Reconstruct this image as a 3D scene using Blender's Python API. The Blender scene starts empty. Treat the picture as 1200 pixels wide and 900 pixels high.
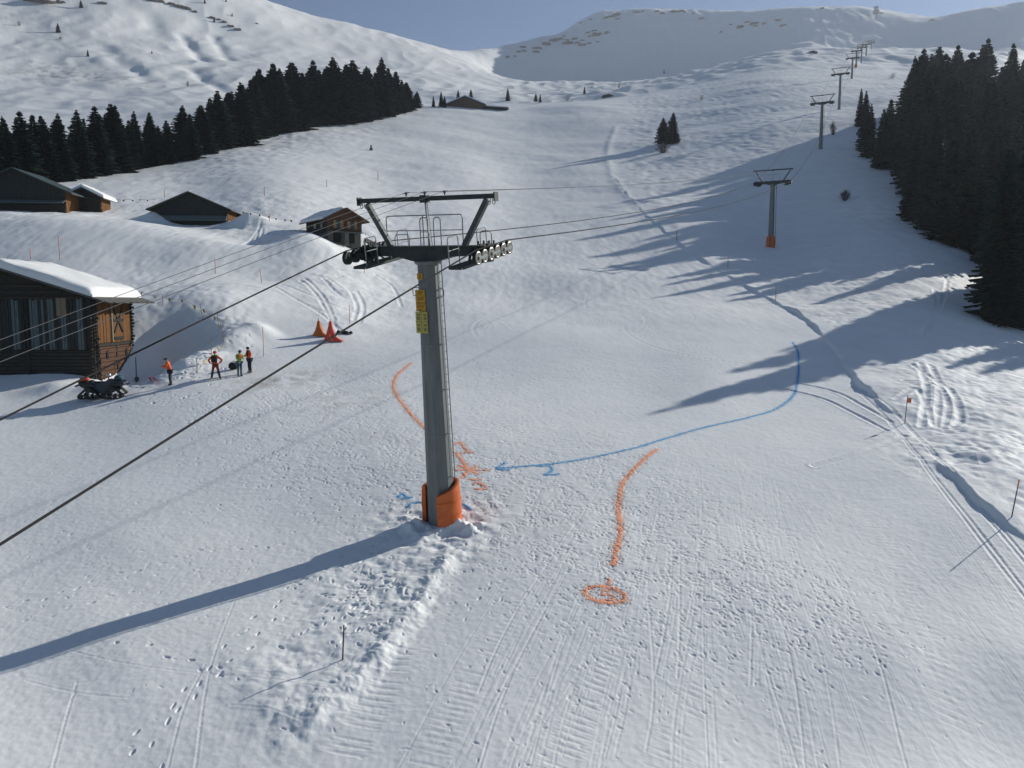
import bpy, bmesh, math, random
import numpy as np
from mathutils import Vector, Matrix
PI = math.pi
rng = np.random.default_rng(7)
random.seed(7)
scene = bpy.context.scene
COL = scene.collection

# ------------------------------------------------------------------ camera
PITCH = math.radians(6.0)
SP, CP = math.sin(PITCH), math.cos(PITCH)
F = 900.0            # focal length in pixels of the 1200 x 900 photograph

def ray(px, py):
    """lateral slope u = x/y and vertical slope t = z/y of the view ray (camera at the origin, looking along +y)"""
    X = (px - 600.0) / F
    Y = (450.0 - py) / F
    den = CP + Y * SP
    return X / den, (-SP + Y * CP) / den

def proj(x, y, z):
    d = y * CP - z * SP
    v = y * SP + z * CP
    return 600 + F * x / d, 450 - F * v / d

# ------------------------------------------------------------------ noise
def _hash(ix, iy, seed):
    h = (ix.astype(np.int64) * 374761393 + iy.astype(np.int64) * 668265263 + seed * 1442695041) & 0xFFFFFFFF
    h = ((h ^ (h >> 13)) * 1274126177) & 0xFFFFFFFF
    return (h ^ (h >> 16)) & 0xFFFF

def perlin(x, y, seed=0):
    ix = np.floor(x); iy = np.floor(y)
    fx = x - ix; fy = y - iy
    ix = ix.astype(np.int64); iy = iy.astype(np.int64)
    sx = fx * fx * fx * (fx * (fx * 6 - 15) + 10); sy = fy * fy * fy * (fy * (fy * 6 - 15) + 10)
    def g(dx, dy):
        a = _hash(ix + dx, iy + dy, seed) * (2 * PI / 65536.0)
        return np.cos(a) * (fx - dx) + np.sin(a) * (fy - dy)
    a = g(0, 0); b = g(1, 0); c = g(0, 1); d = g(1, 1)
    a += sx * (b - a); c += sx * (d - c)
    return (a + sy * (c - a)) * 1.5

# ------------------------------------------------------------------ base relief from control points
CTRL = {
 -300: [(900,15.5),(770,20),(640,27.5),(490,45),(445,53),(400,60),(330,78),(262,104),(225,145),(190,220),(150,330),(100,420),(0,610)],
 0:   [(900,15.8),(770,20.3),(700,24),(640,28),(560,35),(490,45),(460,50),(447,52),(430,55),(400,58.5),(340,69),(300,78),(265,90),(249,98),(247,105),(225,122),(207,140),(190,170),(160,260),(130,400),(100,480),(60,590),(0,740)],
 150: [(900,16),(770,20),(700,23.8),(640,27.5),(560,34.5),(490,43.5),(460,48.5),(444,52),(432,54.5),(412,57.5),(380,61),(350,67),(320,75),(300,81),(275,89),(262,97),(258,104),(235,118),(215,135),(198,160),(165,250),(135,400),(100,520),(60,650),(0,820)],
 230: [(445,50.5),(432,53.5),(415,56),(390,60.5),(360,66),(330,74),(305,81),(285,88),(272,96),(263,103),(240,118),(215,138),(190,165),(160,240),(125,430),(80,620),(30,820)],
 300: [(900,16),(770,20),(700,23.5),(612,29.5),(530,37),(470,45.5),(440,51.5),(415,56),(390,61),(360,67.5),(330,76),(305,84),(285,92),(265,100),(240,114),(215,133),(190,160),(172,190),(160,215),(140,330),(120,470),(80,660),(40,850)],
 380: [(445,51),(415,57),(390,62),(360,69),(330,78),(300,89),(282,97),(255,112),(225,134),(195,165),(165,205),(148,235),(140,300),(115,510),(80,720),(50,910)],
 450: [(900,16),(770,20),(700,23.3),(612,29),(530,36.3),(470,45.5),(430,54),(400,61.5),(370,71),(340,82),(310,95),(280,110),(250,129),(225,149),(200,173),(175,204),(150,240),(130,275),(127,310),(115,500),(85,750),(60,950)],
 540: [(450,50),(400,62),(350,80),(300,102),(250,134),(200,180),(160,238),(128,292),(125,325),(112,500),(95,760),(75,1000)],
 600: [(900,16),(770,20),(700,23),(612,28.6),(530,36),(490,42),(450,50),(425,55.5),(400,62),(375,71),(350,81.5),(325,93),(300,107),(275,123),(250,144),(225,168),(200,196),(175,228),(150,262),(129,300),(126,330),(118,480),(105,750),(96,1100),(95,1220)],
 680: [(450,50),(400,62),(350,81),(300,106),(250,142),(200,193),(150,262),(124,302),(120,340),(113,480),(104,750),(96,1100),(94,1230)],
 750: [(900,16.3),(770,20.2),(700,23),(612,28.7),(530,36),(490,42),(460,48),(430,54.5),(400,62),(375,71),(350,81.5),(325,93),(300,106),(275,121),(250,140),(225,164),(200,191),(175,222),(150,260),(125,305),(114,340),(111,400),(103,600),(95,900),(88,1200)],
 840: [(450,49),(400,62),(350,82),(310,100),(270,123),(230,156),(190,192),(150,240),(115,305),(97,370),(88,440),(84,600),(80,900),(70,1220)],
 900: [(900,16.8),(770,20.5),(700,23.2),(612,28.8),(530,36.3),(490,42),(460,47.5),(430,54),(400,62),(375,71),(350,82),(320,97),(290,117),(270,129),(250,141),(225,158),(200,176),(176,197),(150,226),(120,272),(95,330),(80,400),(70,480),(64,560),(63,700),(61,950),(58,1130)],
 1000:[(900,17),(700,23.5),(612,28.8),(530,36.2),(490,42),(460,47),(430,53.5),(400,61),(370,70.5),(340,83),(310,98),(290,109),(250,132),(220,150),(185,177),(150,214),(120,260),(95,325),(80,390),(68,480),(60,570),(60,700),(58,900),(56,1130)],
 1060:[(900,17.2),(770,20.7),(700,23.7),(612,28.8),(530,36),(505,39.5),(490,41.5),(470,44.5),(430,53),(400,60),(370,69.5),(340,81),(310,95),(290,106),(250,127),(220,146),(190,170),(150,207),(120,250),(95,320),(80,400),(68,500),(62,600),(60,900),(57,1130)],
 1130:[(612,28.6),(530,36),(500,40),(460,46.5),(430,53.5),(400,61),(370,71),(340,84),(310,99),(292,112),(250,135),(200,165),(150,212),(110,270),(85,360),(72,480),(66,600),(64,900),(60,1080)],
 1200:[(900,18),(770,21.3),(700,24),(612,28.4),(530,36),(508,39),(500,40),(470,45),(430,54.5),(400,64),(376,77),(345,92),(318,112),(280,130),(230,155),(180,190),(140,230),(105,290),(85,380),(74,480),(68,600),(66,900),(58,1060)],
 1350:[(900,19),(770,22.5),(612,29),(530,36.5),(500,40.5),(470,46),(430,57),(395,70),(365,88),(330,112),(290,140),(255,175),(225,230),(205,320),(200,480),(200,950)],
 1550:[(900,20),(700,26),(612,30),(500,42),(440,57),(400,75),(360,100),(325,130),(295,170),(270,230),(255,320),(250,500),(250,1000)],
}
RIDGE = [(-300,-75,800),(-100,-65,850),(100,-60,930),(200,-45,980),(255,-26,1010),(310,-2,1040),(350,13,1070),(400,25,1100),(450,38,1130),(500,51,1150),(530,59,1190),(545,60.5,1220),
         (570,56,1290),(600,50,1380),(640,41,1450),(662,37,1480),(675,27,1490),(690,18,1500),(720,13,1490),(760,10,1470),(800,11,1450),(860,13,1400),(900,11,1330),(960,8.5,1290),(1020,10,1280),(1060,15,1290),(1085,21,1330),(1105,18,1280),(1130,13,1240),(1160,8,1220),(1190,4.5,1210),(1220,4,1210)]
cu, cw, ct = [], [], []
def addc(px, py, D):
    u, t = ray(px, py)
    cu.append(u); cw.append(math.log(D)); ct.append(t)
for px, lst in CTRL.items():
    for py, D in lst:
        addc(px, py, D)
for px, py, D in RIDGE:
    addc(px, py, D)
    u, t = ray(px, py)
    for k, dt in ((1.16, 0.035), (1.5, 0.13), (2.2, 0.24), (3.2, 0.3)):
        cu.append(u); cw.append(math.log(D * k)); ct.append(t - dt)
# level, lower ground out of the frame on the right, far away (the sun comes from there)
for px, t0 in ((1350, 0.17), (1550, 0.13), (1800, 0.12)):
    for D in (1300, 1800, 2800):
        cu.append(ray(px, 300)[0]); cw.append(math.log(D)); ct.append(t0)
# near ground, under and beside the camera
for px in (-300, 0, 300, 600, 900, 1200, 1500):
    u = ray(px, 900)[0]
    for D, t in ((11.0, -0.98), (8.0, -1.38), (6.0, -1.86), (4.5, -2.5)):
        cu.append(u); cw.append(math.log(D)); ct.append(t)
cu, cw, ct = np.array(cu), np.array(cw), np.array(ct)
US = 1.6
def tps(r2):
    return np.where(r2 > 1e-12, 0.5 * r2 * np.log(r2 + 1e-20), 0.0)
n = len(cu)
P = np.c_[cu * US, cw]
K = tps(((P[:, None, :] - P[None, :, :]) ** 2).sum(-1)) + np.eye(n) * 2e-4
Q = np.c_[np.ones(n), P]
A = np.zeros((n + 3, n + 3)); A[:n, :n] = K; A[:n, n:] = Q; A[n:, :n] = Q.T
sol = np.linalg.solve(A, np.r_[ct, np.zeros(3)])

def cubic_w(fine, coarse0, dc, nc):
    """dense Catmull-Rom matrix from a uniform coarse axis to fine points"""
    s = (fine - coarse0) / dc
    i = np.clip(np.floor(s).astype(int), 1, nc - 3); f = s - i
    W = np.zeros((len(fine), nc)); r = np.arange(len(fine))
    W[r, i - 1] = -0.5 * f + f * f - 0.5 * f ** 3
    W[r, i] = 1 - 2.5 * f * f + 1.5 * f ** 3
    W[r, i + 1] = 0.5 * f + 2 * f * f - 1.5 * f ** 3
    W[r, i + 2] = -0.5 * f * f + 0.5 * f ** 3
    return W

# grid axes: u = x / y, v = ln y ; finer where the photograph looks closer
ug = np.r_[np.linspace(-1.25, -0.75, 60, endpoint=False), np.linspace(-0.75, 0.75, 1180), np.linspace(0.75, 1.25, 61)[1:]]
vg = np.r_[np.linspace(math.log(5.0), math.log(14.5), 60, endpoint=False), np.linspace(math.log(14.5), math.log(62), 860, endpoint=False),
           np.linspace(math.log(62), math.log(320), 500, endpoint=False), np.linspace(math.log(320), math.log(1600), 230, endpoint=False),
           np.linspace(math.log(1600), math.log(2400), 24)]
NU, NV = len(ug), len(vg)
nuc, nvc = 110, 200
u0, v0 = -1.32, math.log(4.6)
duc = (1.32 * 2) / (nuc - 1); dvc = (math.log(4800) - v0) / (nvc - 1)
UC, VC = np.meshgrid(u0 + duc * np.arange(nuc), v0 + dvc * np.arange(nvc))
pts = np.c_[UC.ravel() * US, VC.ravel()]
TC = np.empty(len(pts))
for k in range(0, len(pts), 4000):
    q = pts[k:k + 4000]
    TC[k:k + 4000] = tps(((q[:, None, :] - P[None, :, :]) ** 2).sum(-1)) @ sol[:n] + sol[n] + q @ sol[n + 1:]
TC = TC.reshape(nvc, nuc)
T = cubic_w(vg, v0, dvc, nvc) @ TC @ cubic_w(ug, u0, duc, nuc).T       # NV x NU
Dg = np.exp(vg)
GY = np.repeat(Dg[:, None], NU, 1)
GX = GY * ug[None, :]
Z = T * GY

def _col(u):
    s = np.interp(u, ug, np.arange(NU)); i = min(int(s), NU - 2); f = s - i
    return i, f
def ground(x, y):
    """height of the snow at a place"""
    i, f = _col(x / y); s = np.interp(math.log(y), vg, np.arange(NV)); j = min(int(s), NV - 2); g = s - j
    a = Z[j, i] * (1 - f) + Z[j, i + 1] * f; b = Z[j + 1, i] * (1 - f) + Z[j + 1, i + 1] * f
    return float(a * (1 - g) + b * g)
def hit(px, py, dmin=8.0, dmax=1e9):
    """where the line of sight through a pixel of the photograph meets the snow"""
    u, t = ray(px, py)
    i, f = _col(u)
    col = (Z[:, i] * (1 - f) + Z[:, i + 1] * f) / Dg
    ok = np.nonzero((col >= t) & (Dg > dmin))[0]
    if len(ok) == 0:
        ok = np.array([np.argmax(np.where(Dg < 1600, col, -9))])
        j = int(ok[0]); d = Dg[j]
    else:
        j = int(ok[0])
        if j > 0 and col[j] > col[j - 1] and Dg[j - 1] > dmin:
            g = (t - col[j - 1]) / (col[j] - col[j - 1]); d = math.exp(vg[j - 1] + g * (vg[j] - vg[j - 1]))
        else:
            d = Dg[j]
    return Vector((u * d, d, ground(u * d, d)))
def hitxy(px, py):
    h = hit(px, py); return (h.x, h.y)

PXg, PYg = proj(GX, GY, Z)          # where the bare relief shows in the photograph (for placing what lies on it)
PYg = np.where(GY < 9, 1400, PYg)
def sstep(a, b, x):
    t = np.clip((x - a) / (b - a), 0, 1); return t * t * (3 - 2 * t)
def blob(px, py, rx, ry, rot=0.0):
    c, s = math.cos(math.radians(rot)), math.sin(math.radians(rot))
    dx, dy = PXg - px, PYg - py
    return np.exp(-(((dx * c + dy * s) / rx) ** 2 + ((-dx * s + dy * c) / ry) ** 2))

# ------------------------------------------------------------------ relief details
def win(x, y, rx, ry):
    """grid window around a place"""
    u = x / y
    i0 = np.searchsorted(ug, u - rx / y * 1.3); i1 = np.searchsorted(ug, u + rx / y * 1.3)
    j0 = np.searchsorted(vg, math.log(max(5.0, y - ry))); j1 = np.searchsorted(vg, math.log(y + ry))
    return i0, i1 + 1, j0, j1 + 1
dZ = np.zeros_like(Z)
def poly_xy(pix, world=False):
    return np.array([hitxy(*p) for p in pix]) if not world else np.array(pix)
def smooth_poly(p, step):
    """Catmull-Rom through points, resampled"""
    p = np.asarray(p, float)
    q = np.vstack([2 * p[0] - p[1], p, 2 * p[-1] - p[-2]])
    out = []
    for k in range(1, len(q) - 2):
        L = np.linalg.norm(q[k + 1] - q[k]); m = max(2, int(L / step))
        for f in np.linspace(0, 1, m, endpoint=False):
            out.append(0.5 * (2 * q[k] + (q[k + 1] - q[k - 1]) * f + (2 * q[k - 1] - 5 * q[k] + 4 * q[k + 1] - q[k + 2]) * f ** 2 + (3 * q[k] - q[k - 1] - 3 * q[k + 1] + q[k + 2]) * f ** 3))
    out.append(p[-1])
    return np.array(out)
def line_field(path, reach):
    """signed distance (right side positive, seen along the path) and arc position near a path"""
    best = np.full(Z.shape, 1e9); sd = np.zeros(Z.shape); arc = np.zeros(Z.shape); s = 0.0
    for a, b in zip(path[:-1], path[1:]):
        L = float(np.linalg.norm(b - a))
        if L < 1e-6: continue
        m = (a + b) / 2; r = L / 2 + reach
        i0 = np.searchsorted(ug, (m[0] - r) / (m[1] - r if m[0] < 0 else m[1] + r)); i1 = np.searchsorted(ug, (m[0] + r) / (m[1] + r if m[0] < 0 else max(5, m[1] - r)))
        i0 = max(0, i0 - 2); i1 = min(NU, i1 + 2)
        j0 = np.searchsorted(vg, math.log(max(5, m[1] - r))); j1 = np.searchsorted(vg, math.log(m[1] + r))
        X = GX[j0:j1, i0:i1]; Y = GY[j0:j1, i0:i1]
        d = (b - a) / L
        t = np.clip((X - a[0]) * d[0] + (Y - a[1]) * d[1], 0, L)
        ex = X - a[0] - t * d[0]; ey = Y - a[1] - t * d[1]
        dist = np.hypot(ex, ey); side = np.sign(ex * d[1] - ey * d[0])
        bb = best[j0:j1, i0:i1]; k = dist < bb
        bb[k] = dist[k]; sd[j0:j1, i0:i1][k] = (dist * side)[k]; arc[j0:j1, i0:i1][k] = (s + t)[k]
        s += L
    return best, sd, arc, s
def groove(path, w, depth, ridge=0.4):
    """a ski or track groove: shallow trough with raised lips"""
    for (x, y) in path:
        if y < 6: continue
        r = w * 2.2
        i0, i1, j0, j1 = win(x, y, r, r)
        if i1 <= i0 or j1 <= j0: continue
        d = np.hypot(GX[j0:j1, i0:i1] - x, GY[j0:j1, i0:i1] - y) / w
        k = -depth * np.exp(-d * d * 1.6)
        G = TR[j0:j1, i0:i1]
        np.minimum(G, k, out=G)
        k2 = depth * ridge * np.exp(-((d - 1.5) ** 2) * 4)
        G2 = LI[j0:j1, i0:i1]
        np.maximum(G2, k2, out=G2)
TR = np.zeros_like(Z); LI = np.zeros_like(Z)
def pits(xs, ys, la, lb, ang, dep, lip=0.16):
    """footprints and edge marks: elongated pits with a lip"""
    for x, y, a, b, th, h in zip(xs, ys, la, lb, ang, dep):
        r = a * 2.0
        i0, i1, j0, j1 = win(x, y, r, r)
        if i1 - i0 < 2 or j1 - j0 < 2: continue
        X = GX[j0:j1, i0:i1] - x; Y = GY[j0:j1, i0:i1] - y
        c, s = math.cos(th), math.sin(th)
        e = np.sqrt(((X * c + Y * s) / a) ** 2 + ((-X * s + Y * c) / b) ** 2)
        TRw = TR[j0:j1, i0:i1]; np.minimum(TRw, -h * np.exp(-e * e * e), out=TRw)
        LIw = LI[j0:j1, i0:i1]; np.maximum(LIw, h * lip * np.exp(-((e - 1.35) / 0.35) ** 2), out=LIw)
def nz(wl, seed, ax=1.0, ay=1.0, warp=None):
    return perlin(GX / (wl * ax), GY / (wl * ay), seed)
cell = np.maximum(GY * 0.0013, GY * np.gradient(vg)[:, None])
def fade(wl):
    """an octave fades out where the sheet's cells are too large to carry it"""
    return sstep(1.4, 3.2, wl / cell)
near = 1 - sstep(330, 480, GY)
far = 1 - near
piste = sstep(0, 1, near)
# off-piste, rough and smooth zones, as they lie on the ground
m_right = np.clip(blob(960, 315, 120, 35, 12) * 1.3 + blob(1120, 470, 90, 60, 10) * 0.9 + blob(1150, 535, 80, 22) * 1.6 + blob(760, 190, 40, 45) * 0.9 + blob(840, 190, 90, 60) * 0.5, 0, 1.4)
m_left = np.clip(blob(410, 340, 70, 45, 10) * 1.1 + blob(430, 260, 50, 40) * 1.2 + blob(340, 165, 120, 22, -18) * 1.2 + blob(300, 240, 60, 25) * 0.7 + blob(230, 415, 60, 22, -28) * 1.6 + blob(280, 265, 22, 14) * 1.5 + blob(60, 250, 60, 10) * 0.9, 0, 1.6)
m_isl = np.clip(blob(440, 690, 85, 52, -32) * 1.3 + blob(340, 790, 70, 50, -25) + blob(350, 850, 50, 28, -20) * 0.8 + blob(530, 630, 45, 26) * 1.4, 0, 1.4)
# large gentle swells
dZ += near * (0.22 * nz(22, 1) + 0.10 * nz(9, 2)) * sstep(30, 110, GY)
dZ += near * (0.05 * nz(9, 3) + 0.02 * nz(4, 4))
sw = sstep(110, 260, GY) * near
dZ += sw * (0.5 * nz(38, 5, 1.6, 0.7) + 0.28 * nz(16, 6, 1.5, 0.8))
# piste skin: skied, wind-brushed and groomed
up = sstep(52, 95, GY) * near
dZ += up * (0.035 * nz(3.6, 7, 0.8, 1.5) * fade(3.6) + 0.030 * nz(1.9, 8, 0.8, 1.6) * fade(1.9) + 0.06 * nz(7, 9, 1.4, 0.8) + 0.028 * nz(1.0, 16, 0.7, 1.8) * fade(1.0) + 0.02 * nz(0.55, 17, 0.7, 2.0) * fade(.55))
dZ += near * (0.005 * nz(1.3, 10) * fade(1.3) + 0.0045 * nz(0.6, 11) * fade(0.6) + 0.0055 * nz(0.28, 12) * fade(0.28) + 0.0045 * nz(0.15, 18) * fade(0.15))
chop = np.clip(blob(600, 560, 190, 70) + blob(760, 650, 190, 90, 15) + blob(420, 520, 190, 70, -10) + blob(330, 455, 120, 22, -8), 0, 1)
dZ += chop * near * (0.012 * np.abs(nz(0.55, 13, 1.5, 0.8)) * fade(0.55) - 0.012 * np.abs(nz(0.32, 14)) * fade(0.32) + 0.008 * nz(1.1, 15) * fade(1.1))
# rough, untracked or ploughed snow
ro = np.clip(m_right + m_left, 0, 1.5) * near
dZ += ro * (0.09 * nz(3.1, 20) + 0.08 * nz(1.7, 21) * fade(1.7) + 0.06 * np.abs(nz(0.9, 22)) * fade(0.9) + 0.03 * nz(0.45, 23) * fade(0.45))
# untracked snow beside the run: grainy, lumpy
PXl = np.interp(PYg, [150, 212, 268, 322, 387, 418, 497, 531, 600, 665, 900], [716, 722, 775, 850, 957, 985, 1064, 1090, 1166, 1240, 1500])
off_r = sstep(4, 26, PXg - PXl) * sstep(8, 30, GY) * near * (PYg > 40)
off_l = np.clip(sstep(0, 60, np.interp(PYg, [130, 170, 230, 300, 400], [500, 470, 440, 400, 330]) - PXg) * sstep(440, 380, PYg), 0, 1) * near
smooth_l = 1 - 0.85 * np.clip(blob(120, 285, 130, 40, 4) + blob(330, 205, 110, 18, -14), 0, 1)
grain = 0.075 * nz(2.3, 90) + 0.06 * np.abs(nz(1.25, 91, .8, 1.3)) * fade(1.25) + 0.035 * nz(0.7, 92) * fade(.7)
dZ += (off_r * 0.85 + off_l * smooth_l * 0.62) * grain * (0.55 + 0.9 * np.clip(0.5 + nz(11, 93), 0, 1)) * (1 + sstep(120, 260, GY) * .8)
dZ += m_isl * near * (0.07 * nz(1.9, 24) + 0.045 * np.abs(nz(0.9, 25)) + 0.03 * nz(0.45, 26) + 0.014 * nz(0.22, 27) * fade(0.22))
# the mountains
lm = far * (1 - sstep(520, 640, PXg))
dZ += far * (1.6 * nz(150, 30) + 0.9 * nz(62, 31) + 0.5 * nz(27, 32) * fade(27) + 0.3 * nz(12, 33) * fade(12) + .14 * nz(5, 41) * fade(5) + .1 * nz(2.6, 44) * fade(2.6))
dZ += lm * (1.9 * nz(70, 34, 0.7, 1.6) - 1.5 * np.abs(nz(34, 35, 0.7, 1.5)) + 0.6 * np.abs(nz(14, 36)) * fade(14) + .3 * nz(6, 39) * fade(6))
dZ += far * (1 - lm) * (2.6 * nz(40, 37, 1.6, 0.7) - 2.0 * np.abs(nz(30, 42, 0.6, 1.6)) + 1.0 * nz(17, 38) * fade(17) + .5 * np.abs(nz(9, 43)) * fade(9))
def dent(px, py, w, h):
    global dZ
    p = hit(px, py)
    d2 = (GX - p.x) ** 2 + (GY - p.y) ** 2
    dZ += h * np.exp(-d2 / (w * w))
for (a, b, w, h) in (((214, 42), (240, 70), 6, -2.4), ((250, 42), (268, 68), 6, -2.0), ((122, 54), (140, 74), 8, -1.8), ((157, 80), (170, 92), 6, -1.6), ((175, 20), (185, 40), 12, -2.5), ((225, 80), (262, 104), 6, -1.8)):
    pa = smooth_poly([hitxy(*a), hitxy(*b)], 6)
    bd, sd, arc, L = line_field(pa, 40)
    dZ += h * np.exp(-(bd / w) ** 2) * (bd < 1e8)
for (px, py, w, h) in ((195, 38, 18, 2.2), (235, 52, 14, 1.5), (255, 80, 12, 1.5)):
    dent(px, py, w, h)
# the bank along the edge of the groomed run
def bank(pix, h, back, seed, sharp=0.22, lump=0.5, thin=0.0):
    global dZ
    pa = smooth_poly([hitxy(*p) for p in pix], 1.2)
    bd, sd, arc, L = line_field(pa, back * 3.2)
    wob = 0.22 * perlin(arc / 2.3, arc * 0 + .43, seed) + 0.1 * perlin(arc / 0.7, arc * 0 + 3.37, seed)
    e = -sd + wob            # positive on the raised side
    ends = sstep(0, 4, arc) * sstep(0, 4, L - arc)
    rise = sstep(-sharp, sharp * 0.4, e)
    hh = h * (1 + lump * perlin(arc / 4.0, arc * 0 + 7.41, seed + 1))
    hh = hh * (1 - thin * (1 - sstep(0.25, 0.8, arc / L)))
    prof = hh * rise * np.exp(-np.clip(e, 0, None) / back)
    dZ += np.where(bd < 1e8, prof * ends, 0)
bank([(720, 208), (745, 240), (775, 268), (810, 296), (850, 322), (890, 345), (930, 368), (957, 387), (985, 418), (1008, 452), (1035, 475), (1064, 497)], 0.21, 9.0, 40, thin=0.5, lump=0.9)
bank([(1090, 531), (1108, 550), (1140, 579), (1166, 600), (1190, 622), (1240, 665)], 0.16, 5.0, 42, lump=0.9)
bank([(1225, 517), (1190, 512), (1150, 508), (1105, 504), (1062, 497)], 0.32, 2.2, 44)
bank([(1225, 530), (1180, 538), (1140, 534), (1092, 530)], 0.3, 1.2, 45)
# ungroomed island below the lift tower: a lip on the side of the run
def isle(pix, h, back, seed):
    global dZ
    pa = smooth_poly([hitxy(*p) for p in pix], 0.5)
    bd, sd, arc, L = line_field(pa, back * 3)
    e = sd + 0.12 * perlin(arc / 1.6, arc * 0 + .43, seed) + 0.09 * nz(.5, 98) + .05 * nz(.22, 99)
    ends = sstep(0, 2.5, arc) * sstep(0, 2.5, L - arc)
    rise = sstep(-0.55, 0.12, e)
    crumb = (0.05 * nz(0.42, 95) + 0.035 * np.abs(nz(0.24, 96)) + 0.05 * nz(0.9, 97)) * np.exp(-((e - 0.2) / 0.7) ** 2)
    dZ += np.where(bd < 1e8, ends * (crumb + h * rise * np.exp(-np.clip(e, 0, None) / back) + 0.03 * np.exp(-((e - 0.15) / 0.25) ** 2) * (1 + perlin(arc / 1.6, arc * 0 + 4.29, 9))), 0)
isle([(562, 628), (540, 645), (515, 675), (492, 705), (468, 740), (432, 785), (398, 822), (352, 858), (300, 892)], 0.13, 2.2, 50)
# ploughed heap and the hollow beside the old barn
def heap(pix, h, w, seed):
    global dZ
    pa = smooth_poly([hitxy(*p) for p in pix], 0.8)
    bd, sd, arc, L = line_field(pa, w * 3)
    hh = h * (1 + 0.6 * perlin(arc / 2.0, arc * 0 + .43, seed)) * sstep(0, 3, arc) * sstep(0, 3, L - arc)
    dZ += np.where(bd < 1e8, hh * np.exp(-(bd / w) ** 2), 0)
heap([(160, 452), (185, 446), (215, 434), (240, 420), (262, 408), (290, 397), (330, 388)], 0.75, 1.6, 60)
heap([(0, 462), (60, 456), (110, 452), (150, 452)], 0.35, 1.2, 62)
heap([(722, 148), (713, 172), (714, 195), (722, 214), (746, 242)], 0.16, 1.0, 61)
heap([(210, 262), (180, 262), (170, 256)], 0.9, 1.8, 63)
heap([(272, 268), (292, 262), (302, 268)], 1.5, 2.4, 64)
heap([(84, 251), (92, 252), (104, 254)], 1.3, 1.8, 65)
hp = hit(196, 412)
dZ -= 1.5 * np.exp(-(((GX - hp.x) / 3.4) ** 2 + ((GY - hp.y) / 4.0) ** 2))
c0 = hit(113, 445)
dZ -= 1.9 * np.exp(-(((GX - c0.x - 1.2) / 1.9) ** 2 + ((GY - c0.y - 5.0) / 3.6) ** 2))
hp = hit(240, 372)
dZ += 1.3 * np.exp(-(((GX - hp.x) / 5.0) ** 2 + ((GY - hp.y) / 6.0) ** 2))
for (px, py, w, h) in ((290, 345, 5, .7), (330, 300, 6, 1.0), (262, 305, 6, .8), (150, 285, 9, 1.0), (55, 272, 9, .8), (350, 285, 4, 1.1), (372, 300, 4, .9), (395, 330, 6, .5), (690, 330, 9, .5), (560, 300, 10, .5), (820, 375, 8, .5), (610, 390, 9, .35)):
    dent(px, py, w, h)
for (px, py, w, h) in ((312, 290, 4, -.8), (300, 322, 5, -.5), (375, 318, 4, -.5), (640, 350, 10, -.35), (740, 300, 9, -.3)):
    dent(px, py, w, h)
# foot of the near lift tower: trodden mound
TB = hit(519, 611)
r = np.hypot(GX - TB.x, GY - TB.y)
dZ += near * ((0.18 + .18 * nz(.35, 72) + .10 * np.abs(nz(.18, 73))) * np.exp(-((r - 1.1) / 0.55) ** 2) * (0.5 + 1.1 * nz(0.9, 70)) * sstep(-1.2, 0.4, -(GY - TB.y)) + 0.12 * np.exp(-(r / 2.2) ** 2) * nz(0.5, 71))
p = hit(532, 617); r2 = np.hypot(GX - p.x, GY - p.y)
dZ += (0.2 + .24 * nz(.3, 74) + .12 * np.abs(nz(.16, 75))) * np.exp(-(r2 / 0.42) ** 2)

# tracks
def gpath(pix, w, d, step=None, ridge=0.4):
    groove(smooth_poly([hitxy(*p) for p in pix], step or w * 0.6), w, d, ridge)
R = random.Random(11)
for k in range(64):                       # long straight runs down the fall line, nearest the camera
    s = R.uniform(-1.25, 1.05); y0 = R.uniform(515, 720); y1 = min(905, y0 + R.uniform(120, 420))
    a, ph = R.uniform(2, 16), R.uniform(0, 6)
    pix = [(820 + (y - 330) * s + a * math.sin((y - 330) / 70.0 + ph), y) for y in np.linspace(y0, y1, 7)]
    if any((p[0] < 470 and p[1] < 860) or p[0] > 1235 for p in pix): continue
    gpath(pix, R.uniform(0.03, 0.05), R.uniform(0.005, 0.013), 0.05)
    if R.random() < 0.55:
        gpath([(p[0] + 6 + (p[1] - 500) * 0.012, p[1]) for p in pix], 0.04, 0.008, 0.05)
for k in range(46):
    s = R.uniform(-0.75, 1.1); y0 = R.uniform(470, 600); y1 = R.uniform(680, 905)
    pix = [(820 + (y - 330) * s, y) for y in np.linspace(y0, y1, 5)]
    if any(p[0] > 1235 or (p[0] < 560 and p[1] < 880) for p in pix): continue
    gpath(pix, 0.03, R.uniform(.004, .009), .04, .6)
for off in (0, 26):                       # the snow groomer's pair of tracks at the right
    for j in (0, 7):
        gpath([(1000 + off * .3, 455), (1035 + off * .6 + j * .3, 487), (1078 + off * .8 + j * .5, 540), (1120 + off + j * .8, 595), (1165 + off * 1.2 + j, 655), (1230 + off * 1.4 + j, 740)], 0.08, 0.024, 0.08)
for off in (-34, -27, -19, -12, -6, 12, 19, 40, 48, 58):
    gpath([(1035 + off * .6, 487), (1078 + off * .8, 540), (1120 + off, 595), (1165 + off * 1.25, 655), (1215 + off * 1.5, 720)], 0.035, R.uniform(.006, .012), .05, .6)
gpath([(930, 448), (975, 458), (1010, 475), (1045, 495)], 0.14, 0.05, 0.1)
gpath([(905, 452), (960, 466), (1000, 484), (1040, 505)], 0.14, 0.05, 0.1)
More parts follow.
